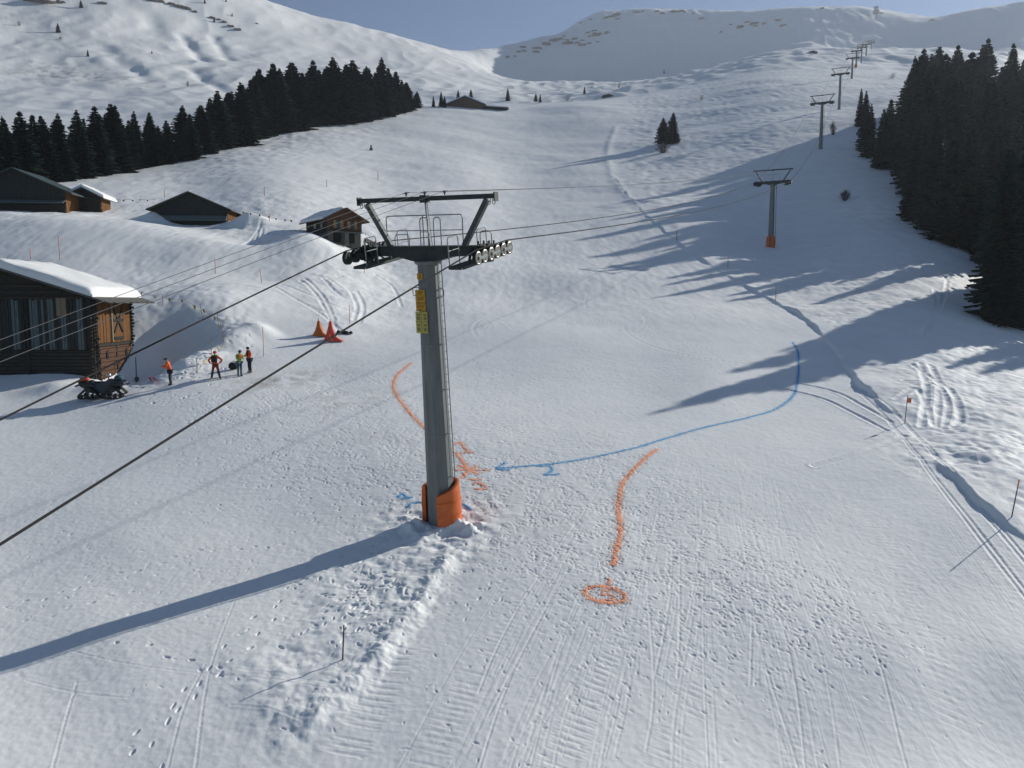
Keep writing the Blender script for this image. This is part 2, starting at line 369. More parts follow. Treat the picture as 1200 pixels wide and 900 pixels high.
def ladder(pix, half, gap, dep_):          # cleat marks across a track
    pa = smooth_poly([hitxy(*p) for p in pix], gap)
    d = np.gradient(pa, axis=0); th = np.arctan2(d[:, 1], d[:, 0]) + PI / 2
    m = len(pa); keep = rng.random(m) < 0.8
    pits(pa[keep, 0], pa[keep, 1], np.full(keep.sum(), half), np.full(keep.sum(), 0.055), th[keep], np.full(keep.sum(), dep_ * .42), 0.5)
ladder([(742, 730), (712, 780), (680, 840), (650, 905)], 0.42, 0.2, 0.024)
ladder([(905, 690), (912, 760), (925, 840), (940, 905)], 0.42, 0.2, 0.018)
ladder([(828, 780), (800, 840), (780, 905)], 0.45, 0.2, 0.016)
ladder([(470, 760), (440, 820), (400, 890)], 0.5, 0.22, 0.02)
ladder([(1060, 515), (1100, 565), (1150, 630), (1200, 700)], 0.55, 0.24, 0.02)
ladder([(620, 705), (560, 790), (500, 895)], 0.5, 0.2, 0.014)
ladder([(1000, 560), (1060, 680), (1120, 850)], 0.5, 0.24, 0.012)
for pix in ([(690, 730), (668, 780), (620, 850), (580, 905)], [(704, 730), (680, 785), (636, 850), (600, 905)], [(935, 690), (960, 760), (975, 830), (985, 905)],
            [(240, 780), (215, 830), (195, 905)], [(275, 705), (245, 790), (228, 905)], [(90, 800), (75, 850), (60, 905)], [(75, 762), (150, 778), (260, 792), (330, 800)], [(30, 798), (90, 812), (150, 818)],
            [(275, 785), (330, 792), (395, 806)], [(270, 792), (330, 800), (390, 812)], [(270, 826), (310, 832), (350, 846)], [(300, 690), (400, 668), (480, 650)], [(280, 720), (380, 690), (430, 680)],
            [(550, 500), (630, 502), (760, 512)], [(560, 405), (680, 410), (760, 420)]):
    gpath(pix, 0.04, 0.008, 0.04)
for k in range(150):                      # carved turns on the steeper face
    px, py = R.uniform(480, 930), R.uniform(225, 385)
    p = hit(px, py); th = R.uniform(-2.4, -0.7); cv = R.choice((-1, 1)) * R.uniform(0.02, 0.12); x, y = p.x, p.y; path = []
    for q in range(int(R.uniform(14, 40))):
        path.append((x, y)); x += 0.45 * math.cos(th); y += 0.45 * math.sin(th); th += cv * 0.45
        if y < 30: break
    groove(path, R.uniform(0.10, 0.2), R.uniform(0.006, 0.022))
for pix in ([(322, 345), (350, 356), (385, 368), (410, 372)], [(330, 340), (365, 350), (400, 362), (425, 366)], [(340, 352), (372, 366), (400, 388)], [(352, 332), (372, 350), (386, 372), (398, 390)], [(358, 330), (380, 352), (392, 376)],
            [(378, 330), (390, 342), (405, 352)], [(384, 330), (400, 342), (418, 348)], [(410, 345), (418, 360), (414, 376)], [(418, 345), (426, 360), (422, 378)], [(395, 325), (440, 345), (470, 348)], [(440, 325), (460, 338), (470, 360)],
            [(303, 270), (300, 285), (304, 296)], [(308, 268), (306, 284), (310, 296)], [(285, 290), (300, 275), (306, 264)], [(235, 345), (280, 348), (330, 352)],
            [(1090, 430), (1100, 455), (1098, 500)], [(1078, 428), (1085, 460), (1080, 500)], [(1050, 470), (1075, 460), (1095, 500)], [(1070, 430), (1112, 460), (1125, 490), (1115, 500)], [(1060, 450), (1095, 455), (1110, 475), (1105, 502)], [(1095, 340), (1098, 360), (1080, 395)], [(1110, 330), (1105, 352), (1088, 390)],
            [(1075, 300), (1100, 312), (1110, 330)], [(1060, 320), (1090, 330), (1120, 325)], [(1010, 340), (1060, 330), (1130, 320)], [(955, 545), (1010, 530), (1060, 512)]):
    gpath(pix, 0.2, 0.06, 0.2)
# footprints and edge marks
def marks(cx, cy, rx, ry, rot, N, size, dep, th0=-0.85, spread=0.45):
    c, s = math.cos(math.radians(rot)), math.sin(math.radians(rot))
    g = rng.normal(size=(N, 2)) * 0.62
    px = cx + g[:, 0] * rx * c - g[:, 1] * ry * s; py = cy + g[:, 0] * rx * s + g[:, 1] * ry * c
    clump = perlin(px / 28.0, py / 14.0, 77) > -0.12
    px, py = px[clump], py[clump]
    ok = (px > -20) & (px < 1220) & (py < 905) & (py > 395); px, py = px[ok], py[ok]
    q = np.array([hitxy(a, b) for a, b in zip(px, py)])
    a = rng.uniform(0.6, 1.4, len(q)) * size * .60
    pits(q[:, 0], q[:, 1], a, a * rng.uniform(0.26, 0.44, len(q)), rng.normal(th0, spread, len(q)), rng.uniform(0.3, 1.2, len(q)) * dep * .52)
marks(610, 560, 150, 60, 0, 6000, 0.125, 0.045)
marks(720, 625, 150, 70, 12, 6500, 0.112, 0.055)
marks(880, 690, 130, 48, 22, 2600, 0.112, 0.055)
marks(760, 735, 190, 60, 10, 900, 0.12, 0.042)
marks(430, 515, 150, 55, 0, 5200, 0.13, 0.05)
marks(340, 468, 120, 22, -6, 2200, 0.17, 0.05)
marks(560, 455, 260, 28, 0, 2600, 0.17, 0.045)
marks(430, 690, 70, 45, -30, 420, 0.16, 0.09, 0, 1.5)
marks(640, 800, 330, 110, 0, 420, 0.11, 0.04, 0, 1.5)
marks(200, 640, 230, 80, 0, 800, 0.13, 0.03, 0, 1.5)
marks(240, 430, 50, 16, -28, 260, 0.25, 0.12, 0, 1.5)
def trail(pix, step=0.42, dep=0.06):
    pa = smooth_poly([hitxy(*p) for p in pix], step); d = np.gradient(pa, axis=0); L = np.hypot(d[:, 0], d[:, 1])[:, None]; nrm = np.c_[-d[:, 1], d[:, 0]] / L
    pa = pa + nrm * (np.where(np.arange(len(pa)) % 2, 0.12, -0.12)[:, None] + rng.normal(0, 0.06, (len(pa), 1)))
    th = np.arctan2(d[:, 1], d[:, 0]); m = len(pa)
    pits(pa[:, 0], pa[:, 1], rng.uniform(.07, .11, m), rng.uniform(.032, .05, m), th + rng.normal(0, .3, m), rng.uniform(.4, 1.1, m) * dep * .6)
trail([(10, 712), (90, 690), (160, 668), (250, 645), (330, 640)])
trail([(140, 752), (200, 768), (240, 782), (262, 790)], 0.9, 0.08)
trail([(180, 900), (195, 845), (225, 815), (255, 790), (290, 760), (330, 712), (360, 680), (400, 655)], 0.75, 0.1)
trail([(150, 880), (200, 830), (300, 725), (340, 690)], 0.8, 0.1)
trail([(700, 620), (640, 650), (600, 670), (560, 700)], 0.5, 0.06)
trail([(0, 735), (60, 722), (130, 700), (200, 680)], 0.5, 0.05)
trail([(250, 450), (330, 470), (420, 500), (490, 560)], 0.5, 0.06)
trail([(480, 600), (440, 640), (420, 690), (400, 740)], 0.6, 0.1)
dZ += TR + LI * (TR > -0.01)
dZ *= sstep(7.5, 12, GY)
Z = Z + dZ

# ------------------------------------------------------------------ soil, dead grass and soot showing on the snow
dirt = 0.75 * blob(330, 446, 60, 9, -8) + 0.4 * blob(400, 470, 70, 10, -10) + 0.55 * blob(566, 606, 14, 8) + 0.30 * blob(560, 652, 26, 12, -48) + 0.3 * blob(470, 520, 90, 30, 0) * 0.5
dirt = dirt * np.clip(0.35 + 1.3 * nz(2.2, 80) + 0.9 * nz(0.8, 81), 0, 1)
hillgrass = (blob(50, 82, 45, 10) + blob(95, 88, 35, 9) + blob(145, 95, 30, 8) + blob(30, 20, 40, 10) * 0.4 + blob(235, 95, 30, 6) * 0.6) * far
dirt = np.clip(dirt + 0.7 * hillgrass * np.clip(nz(9, 82) * 1.5 + 1.3 * nz(4, 83) + .1, 0, 1), 0, 1)
# ------------------------------------------------------------------ materials
def new_mat(name):
    m = bpy.data.materials.new(name); m.use_nodes = True
    nt = m.node_tree; b = nt.nodes['Principled BSDF']
    return m, nt, b
def node(nt, typ, **kw):
    nd = nt.nodes.new(typ)
    for k, v in kw.items():
        if k in nd.inputs.keys() if isinstance(k, str) else False: nd.inputs[k].default_value = v
        else: setattr(nd, k, v)
    return nd
def pmat(name, col, rough=0.6, var=0.25, scale=6.0, metal=0.0, bump=0.0, stretch=(1, 1, 1), col2=None, spec=0.4, detail=6.0):
    """a painted, wooden or metal surface with uneven colour and a little relief"""
    m, nt, b = new_mat(name)
    tc = node(nt, 'ShaderNodeTexCoord'); mp = node(nt, 'ShaderNodeMapping'); mp.inputs['Scale'].default_value = stretch
    nt.links.new(tc.outputs['Object'], mp.inputs['Vector'])
    ns = node(nt, 'ShaderNodeTexNoise'); ns.inputs['Scale'].default_value = scale; ns.inputs['Detail'].default_value = detail; ns.inputs['Roughness'].default_value = 0.65
    nt.links.new(mp.outputs['Vector'], ns.inputs['Vector'])
    rp = node(nt, 'ShaderNodeValToRGB')
    c2 = col2 or tuple(min(1, c * (1 + var)) for c in col)
    c1 = col if col2 else tuple(c * (1 - var) for c in col)
    rp.color_ramp.elements[0].position = 0.32; rp.color_ramp.elements[0].color = (*c1, 1)
    rp.color_ramp.elements[1].position = 0.68; rp.color_ramp.elements[1].color = (*c2, 1)
    nt.links.new(ns.outputs['Fac'], rp.inputs['Fac']); nt.links.new(rp.outputs['Color'], b.inputs['Base Color'])
    b.inputs['Roughness'].default_value = rough; b.inputs['Metallic'].default_value = metal; b.inputs['Specular IOR Level'].default_value = spec
    if bump:
        bp = node(nt, 'ShaderNodeBump'); bp.inputs['Strength'].default_value = bump; bp.inputs['Distance'].default_value = 0.02
        nt.links.new(ns.outputs['Fac'], bp.inputs['Height']); nt.links.new(bp.outputs['Normal'], b.inputs['Normal'])
    return m
def snow_mat(name, ground_sheet=False):
    m, nt, b = new_mat(name)
    geo = node(nt, 'ShaderNodeNewGeometry')
    ns = node(nt, 'ShaderNodeTexNoise'); ns.inputs['Scale'].default_value = 0.35; ns.inputs['Detail'].default_value = 5
    nt.links.new(geo.outputs['Position'], ns.inputs['Vector'])
    rp = node(nt, 'ShaderNodeValToRGB')
    rp.color_ramp.elements[0].position = 0.3; rp.color_ramp.elements[0].color = (0.79, 0.805, 0.795, 1)
    rp.color_ramp.elements[1].position = 0.7; rp.color_ramp.elements[1].color = (0.85, 0.86, 0.85, 1)
    nt.links.new(ns.outputs['Fac'], rp.inputs['Fac'])
    out = rp.outputs['Color']
    if ground_sheet:
        at = node(nt, 'ShaderNodeAttribute'); at.attribute_name = 'dirt'
        sp = node(nt, 'ShaderNodeTexNoise'); sp.inputs['Scale'].default_value = 5.0; sp.inputs['Detail'].default_value = 6
        nt.links.new(geo.outputs['Position'], sp.inputs['Vector'])
        mu = node(nt, 'ShaderNodeMath'); mu.operation = 'MULTIPLY'; mu.use_clamp = True
        ad = node(nt, 'ShaderNodeMath'); ad.operation = 'MULTIPLY_ADD'; ad.inputs[1].default_value = 2.2; ad.inputs[2].default_value = -0.35
        nt.links.new(sp.outputs['Fac'], ad.inputs[0]); nt.links.new(at.outputs['Fac'], mu.inputs[0]); nt.links.new(ad.outputs[0], mu.inputs[1])
        mx = node(nt, 'ShaderNodeMix'); mx.data_type = 'RGBA'
        mx.inputs[7].default_value = (0.21, 0.19, 0.155, 1)
        nt.links.new(mu.outputs[0], mx.inputs[0]); nt.links.new(out, mx.inputs[6]); out = mx.outputs[2]
    nt.links.new(out, b.inputs['Base Color'])
    b.inputs['Roughness'].default_value = 0.7; b.inputs['Specular IOR Level'].default_value = 0.2
    n1 = node(nt, 'ShaderNodeTexNoise'); n1.inputs['Scale'].default_value = 7.0; n1.inputs['Detail'].default_value = 4; n1.inputs['Roughness'].default_value = 0.7
    nt.links.new(geo.outputs['Position'], n1.inputs['Vector'])
    b1 = node(nt, 'ShaderNodeBump'); b1.inputs['Strength'].default_value = 0.3; b1.inputs['Distance'].default_value = 0.03
    nt.links.new(n1.outputs['Fac'], b1.inputs['Height']); nt.links.new(b1.outputs['Normal'], b.inputs['Normal'])
    return m
M_SNOW = snow_mat('snow_ground', True)
M_CAP = snow_mat('snow_cap')

def np_mesh(name, V, Fc, mat, attr=None):
    me = bpy.data.meshes.new(name)
    me.vertices.add(len(V)); me.vertices.foreach_set('co', V.astype(np.float32).ravel())
    me.loops.add(Fc.size); me.loops.foreach_set('vertex_index', Fc.astype(np.int32).ravel())
    me.polygons.add(len(Fc)); me.polygons.foreach_set('loop_start', np.arange(0, Fc.size, Fc.shape[1], dtype=np.int32))
    me.polygons.foreach_set('use_smooth', np.ones(len(Fc), dtype=bool))
    if attr is not None:
        a = me.attributes.new('dirt', 'FLOAT', 'POINT'); a.data.foreach_set('value', attr.astype(np.float32).ravel())
    me.update(); me.validate()
    me.materials.append(mat)
    return me
def sheet(name, j0, j1):
    idx = np.arange(NU * (j1 - j0)).reshape(j1 - j0, NU)
    Fc = np.stack([idx[:-1, :-1], idx[:-1, 1:], idx[1:, 1:], idx[1:, :-1]], -1).reshape(-1, 4)
    V = np.stack([GX[j0:j1], GY[j0:j1], Z[j0:j1]], -1).reshape(-1, 3)
    o = bpy.data.objects.new(name, np_mesh(name, V, Fc, M_SNOW, dirt[j0:j1])); COL.objects.link(o)
    o['kind'] = 'structure'
    return o
JS = int(np.searchsorted(vg, math.log(400)))
sheet('ground', 0, JS + 1)
sheet('mountain_slopes', JS, NV)

# ------------------------------------------------------------------ light, sky, camera
SUN_AZ, SUN_EL = math.radians(53.0), math.radians(24.0)      # to the right of the view and above the horizon
S = Vector((math.sin(SUN_AZ) * math.cos(SUN_EL), math.cos(SUN_AZ) * math.cos(SUN_EL), math.sin(SUN_EL)))
sl = bpy.data.lights.new('sun', 'SUN'); sl.energy = 4.9; sl.angle = math.radians(0.53); sl.color = (1.0, 0.965, 0.89)
so = bpy.data.objects.new('sun', sl); COL.objects.link(so); so.rotation_euler = (-S).to_track_quat('-Z', 'Y').to_euler(); so.location = S * 200
w = bpy.data.worlds.new('World'); scene.world = w; w.use_nodes = True
nt = w.node_tree; bg = nt.nodes['Background']
sky = nt.nodes.new('ShaderNodeTexSky'); sky.sky_type = 'NISHITA'; sky.sun_disc = False
sky.sun_elevation = SUN_EL; sky.sun_rotation = SUN_AZ; sky.altitude = 2600; sky.air_density = 0.85; sky.dust_density = 0.7; sky.ozone_density = 1.0
nt.links.new(sky.outputs['Color'], bg.inputs['Color']); bg.inputs['Strength'].default_value = 0.09
cd = bpy.data.cameras.new('camera'); cam = bpy.data.objects.new('camera', cd); COL.objects.link(cam)
cd.sensor_width = 36; cd.lens = 36 * F / 1200; cd.clip_start = 0.1; cd.clip_end = 20000
cam.rotation_euler = (PI / 2 - PITCH, 0, 0); scene.camera = cam
scene.view_settings.view_transform = 'Standard'; scene.view_settings.look = 'None'; scene.view_settings.gamma = 1; scene.view_settings.use_curve_mapping = False
scene.view_settings.exposure = EXPOSURE = 0.03
scene.cycles.max_bounces = 6; scene.cycles.diffuse_bounces = 3; scene.cycles.glossy_bounces = 2; scene.cycles.transmission_bounces = 2; scene.cycles.volume_bounces = 0

# ------------------------------------------------------------------ mountain air
zlo, zhi = float(Z.min()) - 1.0, float(Z.max()) + 12.0
xm = float(np.abs(GX).max()) + 5
hb_ = bmesh.new(); bmesh.ops.create_cube(hb_, size=1.0)
for v in hb_.verts: v.co = Vector((v.co.x * 2 * xm, (v.co.y + .5) * (2430 + 30) - 30, zlo + (v.co.z + .5) * (zhi - zlo)))
hm = bpy.data.meshes.new('haze'); hb_.to_mesh(hm); hb_.free()
M_HAZE = bpy.data.materials.new('mountain_air'); M_HAZE.use_nodes = True; hn = M_HAZE.node_tree; hn.nodes.remove(hn.nodes['Principled BSDF'])
pv = hn.nodes.new('ShaderNodeVolumePrincipled'); pv.inputs['Color'].default_value = (0.80, 0.88, 1.0, 1); pv.inputs['Density'].default_value = HAZE = 0.00015; pv.inputs['Anisotropy'].default_value = 0.35
hn.links.new(pv.outputs['Volume'], hn.nodes['Material Output'].inputs['Volume'])
hm.materials.append(M_HAZE); ho = bpy.data.objects.new('haze', hm); COL.objects.link(ho); ho['kind'] = 'stuff'
# ------------------------------------------------------------------ mesh building tools
class MB:
    def __init__(s): s.v = []; s.f = []; s.m = []
    def add(s, vs, fs, mi=0):
        o = len(s.v); s.v += [tuple(v) for v in vs]; s.f += [tuple(i + o for i in f) for f in fs]; s.m += [mi] * len(fs); return s
    def box(s, c, size, M=None, mi=0, bev=0.0):
        x, y, z = [k / 2 for k in size]
        if bev > 0:
            b = min(bev, x * .9, y * .9, z * .9); bm = bmesh.new(); bmesh.ops.create_cube(bm, size=1.0)
            for v in bm.verts: v.co = Vector((v.co.x * 2 * x, v.co.y * 2 * y, v.co.z * 2 * z))
            bmesh.ops.bevel(bm, geom=list(bm.edges), offset=b, segments=1, affect='EDGES')
            bm.verts.index_update(); vs = [v.co.copy() for v in bm.verts]; fs = [[v.index for v in f.verts] for f in bm.faces]; bm.free()
        else:
            vs = [Vector((a * x, b * y, c_ * z)) for a in (-1, 1) for b in (-1, 1) for c_ in (-1, 1)]
            fs = [(0, 1, 3, 2), (4, 6, 7, 5), (0, 4, 5, 1), (2, 3, 7, 6), (0, 2, 6, 4), (1, 5, 7, 3)]
        vs = [(M @ v if M else v) + Vector(c) for v in vs]
        return s.add(vs, fs, mi)
    def bar(s, a, b, w, h=None, mi=0, up=(0, 0, 1)):
        a, b = Vector(a), Vector(b); d = b - a; L = d.length
        y = d / L; u = Vector(up)
        if abs(y.dot(u)) > 0.98: u = Vector((0, 1, 0)) if abs(y.y) < .9 else Vector((1, 0, 0))
        x = y.cross(u).normalized(); z = x.cross(y)
        M = Matrix((x, y, z)).transposed()
        return s.box((a + b) / 2, (w, L, h or w), M, mi)
    def tube(s, pts, r, n=8, mi=0, cap=True):
        pts = [Vector(p) for p in pts]; rr = r if isinstance(r, (list, tuple)) else [r] * len(pts)
        vs, fs = [], []; N = len(pts); ux = None
        for i, p in enumerate(pts):
            d = (pts[min(i + 1, N - 1)] - pts[max(i - 1, 0)]).normalized()
            if ux is None:
                ux = d.cross(Vector((0, 0, 1)) if abs(d.z) < .9 else Vector((1, 0, 0))).normalized()
            ux = (ux - d * ux.dot(d)).normalized(); uy = d.cross(ux)
            for k in range(n):
                a = 2 * PI * k / n; vs.append(p + (ux * math.cos(a) + uy * math.sin(a)) * rr[i])
        for i in range(N - 1):
            for k in range(n):
                fs.append((i * n + k, i * n + (k + 1) % n, (i + 1) * n + (k + 1) % n, (i + 1) * n + k))
        if cap: fs += [tuple(range(n - 1, -1, -1)), tuple(range((N - 1) * n, N * n))]
        return s.add(vs, fs, mi)
    def lathe(s, prof, n=16, c=(0, 0, 0), M=None, mi=0, ph=0.0, arc=None):
        """profile of (radius, height) turned about z"""
        vs, fs = [], []
        full = arc is None; a0, a1 = (0, 2 * PI) if full else arc
        cols = n if full else n + 1
        for (r, z) in prof:
            for k in range(cols):
                a = ph + a0 + (a1 - a0) * k / n
                vs.append(Vector((r * math.cos(a), r * math.sin(a), z)))
        for i in range(len(prof) - 1):
            for k in range(n):
                k2 = (k + 1) % cols if full else k + 1
                fs.append((i * cols + k, i * cols + k2, (i + 1) * cols + k2, (i + 1) * cols + k))
        if full:
            if prof[0][0] > 1e-5: fs.append(tuple(range(cols - 1, -1, -1)))
            if prof[-1][0] > 1e-5: fs.append(tuple(range((len(prof) - 1) * cols, len(prof) * cols)))
        return s.add([(M @ v if M else v) + Vector(c) for v in vs], fs, mi)
    def prism(s, poly, a, b, axis='y', mi=0):
        """a closed outline of (x, z) points pushed along y (or (y, z) along x, or (x, y) along z)"""
        P3 = {'y': lambda p, t: (p[0], t, p[1]), 'x': lambda p, t: (t, p[0], p[1]), 'z': lambda p, t: (p[0], p[1], t)}[axis]
        n = len(poly); vs = [P3(p, a) for p in poly] + [P3(p, b) for p in poly]
        fs = [tuple(range(n - 1, -1, -1)), tuple(range(n, 2 * n))] + [(i, (i + 1) % n, n + (i + 1) % n, n + i) for i in range(n)]
        return s.add(vs, fs, mi)
    def build(s, name, mats, parent=None, smooth=False, loc=None, rot=None):
        me = bpy.data.meshes.new(name); me.from_pydata(s.v, [], s.f)
        for m in (mats if isinstance(mats, (list, tuple)) else [mats]): me.materials.append(m)
        if max(s.m, default=0) > 0: me.polygons.foreach_set('material_index', s.m)
        bm = bmesh.new(); bm.from_mesh(me); bmesh.ops.recalc_face_normals(bm, faces=bm.faces); bm.to_mesh(me); bm.free()
        if smooth:
            me.polygons.foreach_set('use_smooth', [True] * len(me.polygons))
            me.set_sharp_from_angle(angle=math.radians(40))
        me.update()
        o = bpy.data.objects.new(name, me); COL.objects.link(o)
        if parent: o.parent = parent
        if loc is not None: o.location = loc
        if rot is not None: o.rotation_euler = rot
        return o
def tag(o, label, cat, group=None, kind=None):
    o['label'] = label; o['category'] = cat
    if group: o['group'] = group
    if kind: o['kind'] = kind
    return o
def thing(name, label, cat, loc=(0, 0, 0), rz=0.0, group=None):
    o = bpy.data.objects.new(name, None); COL.objects.link(o); o.empty_display_size = 0.3
    o.location = loc; o.rotation_euler = (0, 0, rz)
    return tag(o, label, cat, group)
def kids(o): return [c for c in bpy.data.objects if c.parent == o]
def copy_thing(root, tree, loc, rz, label, group=None, scale=None):
    """tree: list of (part, [sub-parts])"""
    r = root.copy(); COL.objects.link(r); r.location = loc; r.rotation_euler = (r.rotation_euler[0], r.rotation_euler[1], rz)
    if scale: r.scale = scale
    r['label'] = label
    if group: r['group'] = group
    for ch, subs in tree:
        c = ch.copy(); COL.objects.link(c); c.parent = r
        for g in subs:
            d = g.copy(); COL.objects.link(d); d.parent = c
    return r
def at(px, py, **k): return hit(px, py, **k)
def on(x, y, dz=0.0): return Vector((x, y, ground(x, y) + dz))
def upx(px, D, py=300): return ray(px, py)[0] * D
# ------------------------------------------------------------------ chairlift
M_GALV = pmat('galvanised_steel', (0.21, 0.225, 0.23), 0.55, 0.22, 3.0, 0.35, 0.05, (1, 1, 0.25))
M_MAST = pmat('weathered_mast_steel', (0.125, 0.14, 0.138), 0.6, 0.3, 2.6, 0.15, 0.08, (2.5, 2.5, 0.25), (0.21, 0.225, 0.22), detail=10)
M_STRUT = pmat('grey_green_steel', (0.075, 0.088, 0.088), 0.55, 0.3, 4.0, 0.15)
M_DARKS = pmat('dark_green_steel', (0.030, 0.040, 0.040), 0.5, 0.35, 5.0, 0.2)
M_RUBBER = pmat('black_rubber', (0.018, 0.018, 0.018), 0.7, 0.3, 20)
M_ALU = pmat('bare_aluminium', (0.26, 0.255, 0.235), 0.35, 0.2, 12, 0.7)
M_ROPE = pmat('steel_rope', (0.055, 0.053, 0.05), 0.9, 0.3, 40, 0.0, spec=0.05)
M_WIRE = pmat('thin_cable', (0.16, 0.16, 0.16), 0.9, 0.2, 40, 0.0, spec=0.05)
M_ORANGE = pmat('orange_padding_vinyl', (0.62, 0.13, 0.025), 0.5, 0.18, 2.5, 0, 0.12)
M_PADIN = pmat('padding_inner_foam', (0.10, 0.035, 0.02), 0.8, 0.2, 8)
M_SIGN_O = pmat('orange_sign_paint', (0.55, 0.27, 0.02), 0.5, 0.12, 3)
M_SIGN_Y = pmat('yellow_sign_paint', (0.48, 0.39, 0.10), 0.5, 0.12, 3)
M_INK = pmat('dark_sign_ink', (0.10, 0.06, 0.02), 0.6, 0.2, 5)
M_INK2 = pmat('olive_sign_ink', (0.16, 0.14, 0.05), 0.6, 0.2, 5)
M_REDP = pmat('red_plastic', (0.45, 0.03, 0.03), 0.45, 0.2, 8)
LINE = math.radians(25.7)                       # bearing of the lift line to the right of the view
DX = Vector((math.cos(LINE), -math.sin(LINE), 0)); DY = Vector((math.sin(LINE), math.cos(LINE), 0))
GAUGE = 2.62

def text_curve(s, size, mat, name, parent, loc, rot, depth=0.004):
    c = bpy.data.curves.new(name, 'FONT'); c.body = s; c.size = size; c.extrude = depth; c.align_x = 'CENTER'; c.align_y = 'CENTER'
    o = bpy.data.objects.new(name, c); COL.objects.link(o)
    dg = bpy.context.evaluated_depsgraph_get(); me = bpy.data.meshes.new_from_object(o.evaluated_get(dg)); me.name = name
    bpy.data.objects.remove(o); bpy.data.curves.remove(c)
    me.materials.clear(); me.materials.append(mat)
    o = bpy.data.objects.new(name, me); COL.objects.link(o); o.parent = parent; o.location = loc; o.rotation_euler = rot
    return o

def sheave_train(root, side, tilt, n, z, detail=True, wr=0.235, gap=0.47):
    """a row of rubber-tyred wheels on rocking beams, with its work platform"""
    sx = side * GAUGE
    ct_, st_ = math.cos(tilt), math.sin(tilt)
    def P(x, a, h): return Vector((sx + x * side, a * ct_ - h * st_, z + a * st_ + h * ct_))
    beam = MB()
    L = (n - 1) * gap
    for k in range(n // 2):
        a = -L / 2 + gap * (2 * k + 0.5)
        beam.bar(P(-0.09, a - gap * .55, 0), P(-0.09, a + gap * .55, 0), 0.035, 0.13)
        if detail: beam.bar(P(0.09, a - gap * .55, 0), P(0.09, a + gap * .55, 0), 0.03, 0.10)
    beam.bar(P(-0.20, -L / 2 + gap * .5, 0.02), P(-0.20, L / 2 - gap * .5, 0.02), 0.07, 0.16)
    beam.bar(P(-0.30, 0, -0.05), P(-0.02, 0, 0.02), 0.12, 0.16)
    if detail:
        for k in range(n // 2):
            a = -L / 2 + gap * (2 * k + 0.5)
            beam.bar(P(-0.22, a, 0), P(-0.06, a, 0), 0.07, 0.07)
    b = beam.build('sheave_beam', M_DARKS if side < 0 else M_GALV, root)  # left train takes the dark steel: its shade is put into the colour
    Rot = Matrix.Rotation(PI / 2, 3, 'Y')
    for k in range(n):
        a = -L / 2 + gap * k
        if detail:
            s = MB(); c = P(0, a, 0)
            s.lathe([(0.10, -0.05), (wr * 0.86, -0.055), (wr, -0.06), (wr, -0.025), (wr - .02, 0), (wr, 0.025), (wr, 0.06), (wr * .86, 0.055), (0.10, 0.05)], 20, c, Rot)
            o = s.build('sheave', M_RUBBER, root, True)
            h = MB()
            for sd in (-1, 1):
                h.lathe([(0.02, 0.062 * sd), (0.05, 0.075 * sd), (0.06, 0.062 * sd), (wr * .55, 0.058 * sd)], 12, c, Rot)
                h.lathe([(wr * .72, 0.058 * sd), (wr * .80, 0.068 * sd), (wr * .90, 0.060 * sd)], 20, c, Rot)
                for q in range(5):
                    t = 2 * PI * q / 5; e = Vector((0, math.cos(t), math.sin(t)))
                    h.bar(c + e * .05 + Vector((.064 * sd, 0, 0)), c + e * wr * .8 + Vector((.064 * sd, 0, 0)), 0.05, 0.008, up=(1, 0, 0))
            h.build('sheave_rim', M_ALU if side > 0 else M_DARKS, o, True)  # left rims darker too, shaded side carried by the material
        else:
            s = MB(); s.lathe([(0.03, -0.06), (wr, -0.06), (wr, 0.06), (0.03, 0.06)], 10, P(0, a, 0), Rot)
            s.build('sheave', M_RUBBER, root)
    # work platform inboard of the wheels
    w = MB()
    x0, x1 = -0.42, -0.95
    A = L / 2 + (0.25 if detail else 0.1)
    for xx in (x0, x1):
        w.bar(P(xx, -A, -0.30), P(xx, A, -0.30), 0.05, 0.09)
    m = int(A * 2 / 0.11)
    for q in range(m + 1):
        a = -A + 2 * A * q / m
        w.bar(P(x0, a, -0.27), P(x1, a, -0.27), 0.035, 0.03)
    w.bar(P(x0 - .05, -A, -0.30), P(x1 + .05, -A, -0.30), 0.05, 0.10)
    for a in (-0.5, 0.5):
        w.bar(P(-0.7, a, -0.28), Vector((side * (GAUGE - 0.7), a * .5, z + 0.18)), 0.07, 0.07)
        w.bar(P(x0, a, -0.30), P(-0.1, a, -0.1), 0.05, 0.05)
    w.build('work_platform', M_DARKS, root)
    if detail:
        for (aa, ab) in ((-A + .05, -A + 0.75), (A - .75, A - .05)):
            r = MB(); xr = x1
            pts = [P(xr, aa, -0.27), P(xr, aa, 0.62), P(xr, aa + .08, 0.7), P(xr, ab - .08, 0.7), P(xr, ab, 0.62), P(xr, ab, -0.27)]
            r.tube(pts, 0.018, 6)
            r.tube([P(xr, aa, 0.25), P(xr, ab, 0.25)], 0.014, 6)
            r.build('platform_railing', M_GALV, root)
    return P

